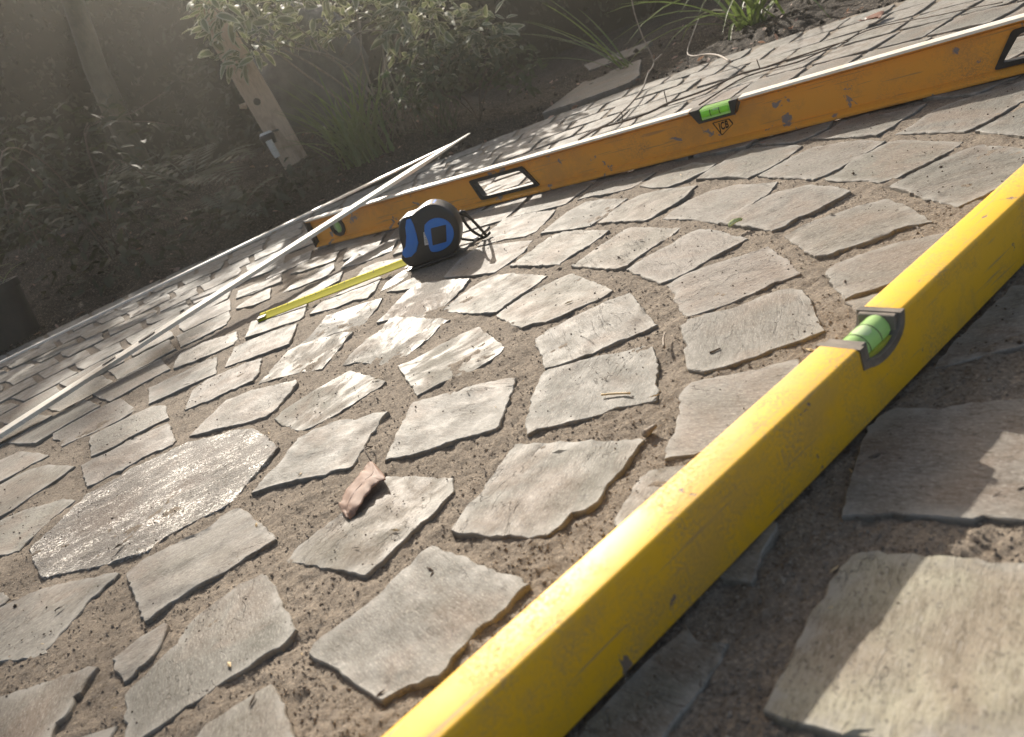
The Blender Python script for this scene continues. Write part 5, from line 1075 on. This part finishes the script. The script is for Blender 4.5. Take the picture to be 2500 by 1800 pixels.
# hedge closing the garden
hg = MB(); r = random.Random(91)
def hedge_y(x): return 5.15 + .10 * math.sin(x * 1.3) + (.10 * (-x - 1.2) if x < -1.2 else 0)
def hedge_h(x): return 1.72 + .10 * math.sin(x * 2.1 + 1) + .07 * math.sin(x * 5.3) + (.16 if x < -.6 else 0)
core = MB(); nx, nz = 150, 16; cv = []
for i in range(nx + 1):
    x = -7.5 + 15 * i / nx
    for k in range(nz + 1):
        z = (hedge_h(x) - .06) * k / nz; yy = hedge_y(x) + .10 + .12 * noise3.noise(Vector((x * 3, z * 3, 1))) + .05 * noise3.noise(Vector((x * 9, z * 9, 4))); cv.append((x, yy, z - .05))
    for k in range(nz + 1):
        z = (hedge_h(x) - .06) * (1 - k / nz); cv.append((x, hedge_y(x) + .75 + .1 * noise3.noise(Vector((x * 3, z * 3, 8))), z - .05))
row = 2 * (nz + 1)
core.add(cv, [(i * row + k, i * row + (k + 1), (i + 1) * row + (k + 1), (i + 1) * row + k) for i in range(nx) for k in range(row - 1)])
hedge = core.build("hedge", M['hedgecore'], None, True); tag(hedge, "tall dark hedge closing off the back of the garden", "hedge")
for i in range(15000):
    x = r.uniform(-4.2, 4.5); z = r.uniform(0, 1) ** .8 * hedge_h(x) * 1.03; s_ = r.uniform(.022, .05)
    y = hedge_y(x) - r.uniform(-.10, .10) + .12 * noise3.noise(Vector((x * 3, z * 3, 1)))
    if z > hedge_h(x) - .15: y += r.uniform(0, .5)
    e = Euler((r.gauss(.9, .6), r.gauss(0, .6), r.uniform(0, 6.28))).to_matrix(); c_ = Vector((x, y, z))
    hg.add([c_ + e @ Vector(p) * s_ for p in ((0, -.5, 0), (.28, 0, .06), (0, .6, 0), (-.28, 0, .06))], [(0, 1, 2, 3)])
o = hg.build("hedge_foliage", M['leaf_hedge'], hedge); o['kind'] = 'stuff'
# tree beyond the hedge: its open crown stands between the sun and the left of the patio
bt = empty("tree", (-1.75, 6.9, -.05)); tag(bt, "open crowned tree standing behind the hedge, above the left bed", "tree")
P = smooth_path([(0, 0, 0), (.06, 0, 1.2), (-.02, .05, 2.4), (.05, .05, 3.6)], 5); v_, f_ = tube_data(P, [.09 - .06 * i / (len(P) - 1) for i in range(len(P))], 10); obj("trunk", v_, f_, M['trunk'], bt, True)
rt_ = random.Random(77); cr = MB()
for i in range(16):
    a = Vector((0, .03, rt_.uniform(1.9, 3.3))); b = Vector((rt_.uniform(-1.1, 1.0), rt_.uniform(-.5, .5), rt_.uniform(2.2, 4.1))); v_, f_ = tube_data(smooth_path([a, a.lerp(b, .5) + Vector((0, 0, .12)), b], 3), [.022 - .0025 * k for k in range(7)], 6); obj("limb", v_, f_, M['trunk'], bt, True)
for i in range(1900):
    while True:
        d = Vector((rt_.uniform(-1, 1), rt_.uniform(-1, 1), rt_.uniform(-1, 1)))
        if d.length < 1 and noise3.noise(d * 2.3 + Vector((3, 1, 7))) > -.10 - .25 * d.x * 0: break
    c_ = Vector((d.x * 1.15 - .35, d.y * .5, 3.15 + d.z * 1.0)); e = Euler((rt_.uniform(0, 6.28), rt_.uniform(0, 6.28), rt_.uniform(0, 6.28))).to_matrix(); s_ = rt_.uniform(.03, .06)
    cr.add([c_ + e @ Vector(p) * s_ for p in ((0, -1, 0), (.5, -.1, .1), (0, 1, 0), (-.5, -.1, .1))], [(0, 1, 2, 3)])
o = cr.build("crown", M['leaf_hedge'], bt); o['kind'] = 'stuff'
# leaf litter and clods on the soil
lit, clod = MB(), MB(); r = random.Random(101)
for i in range(900):
    a = math.radians(r.uniform(-50, 62)); d = 1.74 + 1.5 * r.random() ** 1.6; x, y = CX + d * math.sin(a), CY + d * math.cos(a); z = bz(x, y) + .004
    if r.random() < .30:
        e = Euler((r.gauss(0, .5), r.gauss(0, .5), r.uniform(0, 6.28))).to_matrix(); s_ = r.uniform(.006, .016); c_ = Vector((x, y, z + .002))
        lit.add([c_ + e @ Vector(p) * s_ for p in ((0, -1, 0), (.4, -.2, .12), (.3, .5, .08), (0, 1, 0), (-.35, .4, .1), (-.4, -.3, .1))], [(0, 1, 2, 3, 4, 5)])
    else: crumb(clod, x, y, z - .002, r.uniform(.003, .012))
o = lit.build("leaf_litter", M['brownleaf']); tag(o, "scraps of dead leaf scattered over the soil", "litter", None, 'stuff')
o = clod.build("soil_clods", M['soil']); tag(o, "loose clods of dark earth on the bed", "soil", None, 'stuff')

# ------------------------------------------------------------------ haze volume added to stand for veiling sun glare
bm = bmesh.new(); bmesh.ops.create_cube(bm, size=1)
for v in bm.verts: v.co = Vector((v.co.x * 26, v.co.y * 26, v.co.z * 6.6))
hm = bpy.data.materials.new("glare_haze"); hm.use_nodes = True; nt = hm.node_tree; nt.nodes.clear()
out = nt.nodes.new("ShaderNodeOutputMaterial"); pv = nt.nodes.new("ShaderNodeVolumePrincipled")
pv.inputs["Color"].default_value = (.95, .93, .85, 1); pv.inputs["Density"].default_value = .0105; pv.inputs["Anisotropy"].default_value = .72
L(nt, pv.outputs[0], out.inputs["Volume"])
hz = bm_obj("haze", bm, hm, None, False, (0, 0, 2.25)); hz['kind'] = 'stuff'; hz['label'] = "thin haze added over the garden for the veiling sun glare"
scene.cycles.volume_bounces = 0; scene.cycles.max_bounces = 8

# ------------------------------------------------------------------ groups of look-alikes
GROUPS = {"fern": "ferns in the shaded bed", "bramble": "brambles in the dark bed", "grass_clump": "grass clumps by the shrub", "strappy_plant": "strappy leaved plants in the bed",
          "dry_branch": "dry stems at the patio edge", "twig": "twigs lying on the setts", "fallen_leaf": "fallen leaves on the setts", "straw": "bits of straw on the setts",
          "stepping_slab": "stepping slabs in the bed", "spirit_level": "spirit levels laid on the patio"}
for o in list(C.objects):
    g = GROUPS.get(o.name.split('.')[0])
    if g and o.parent is None and 'category' in o: o['group'] = g
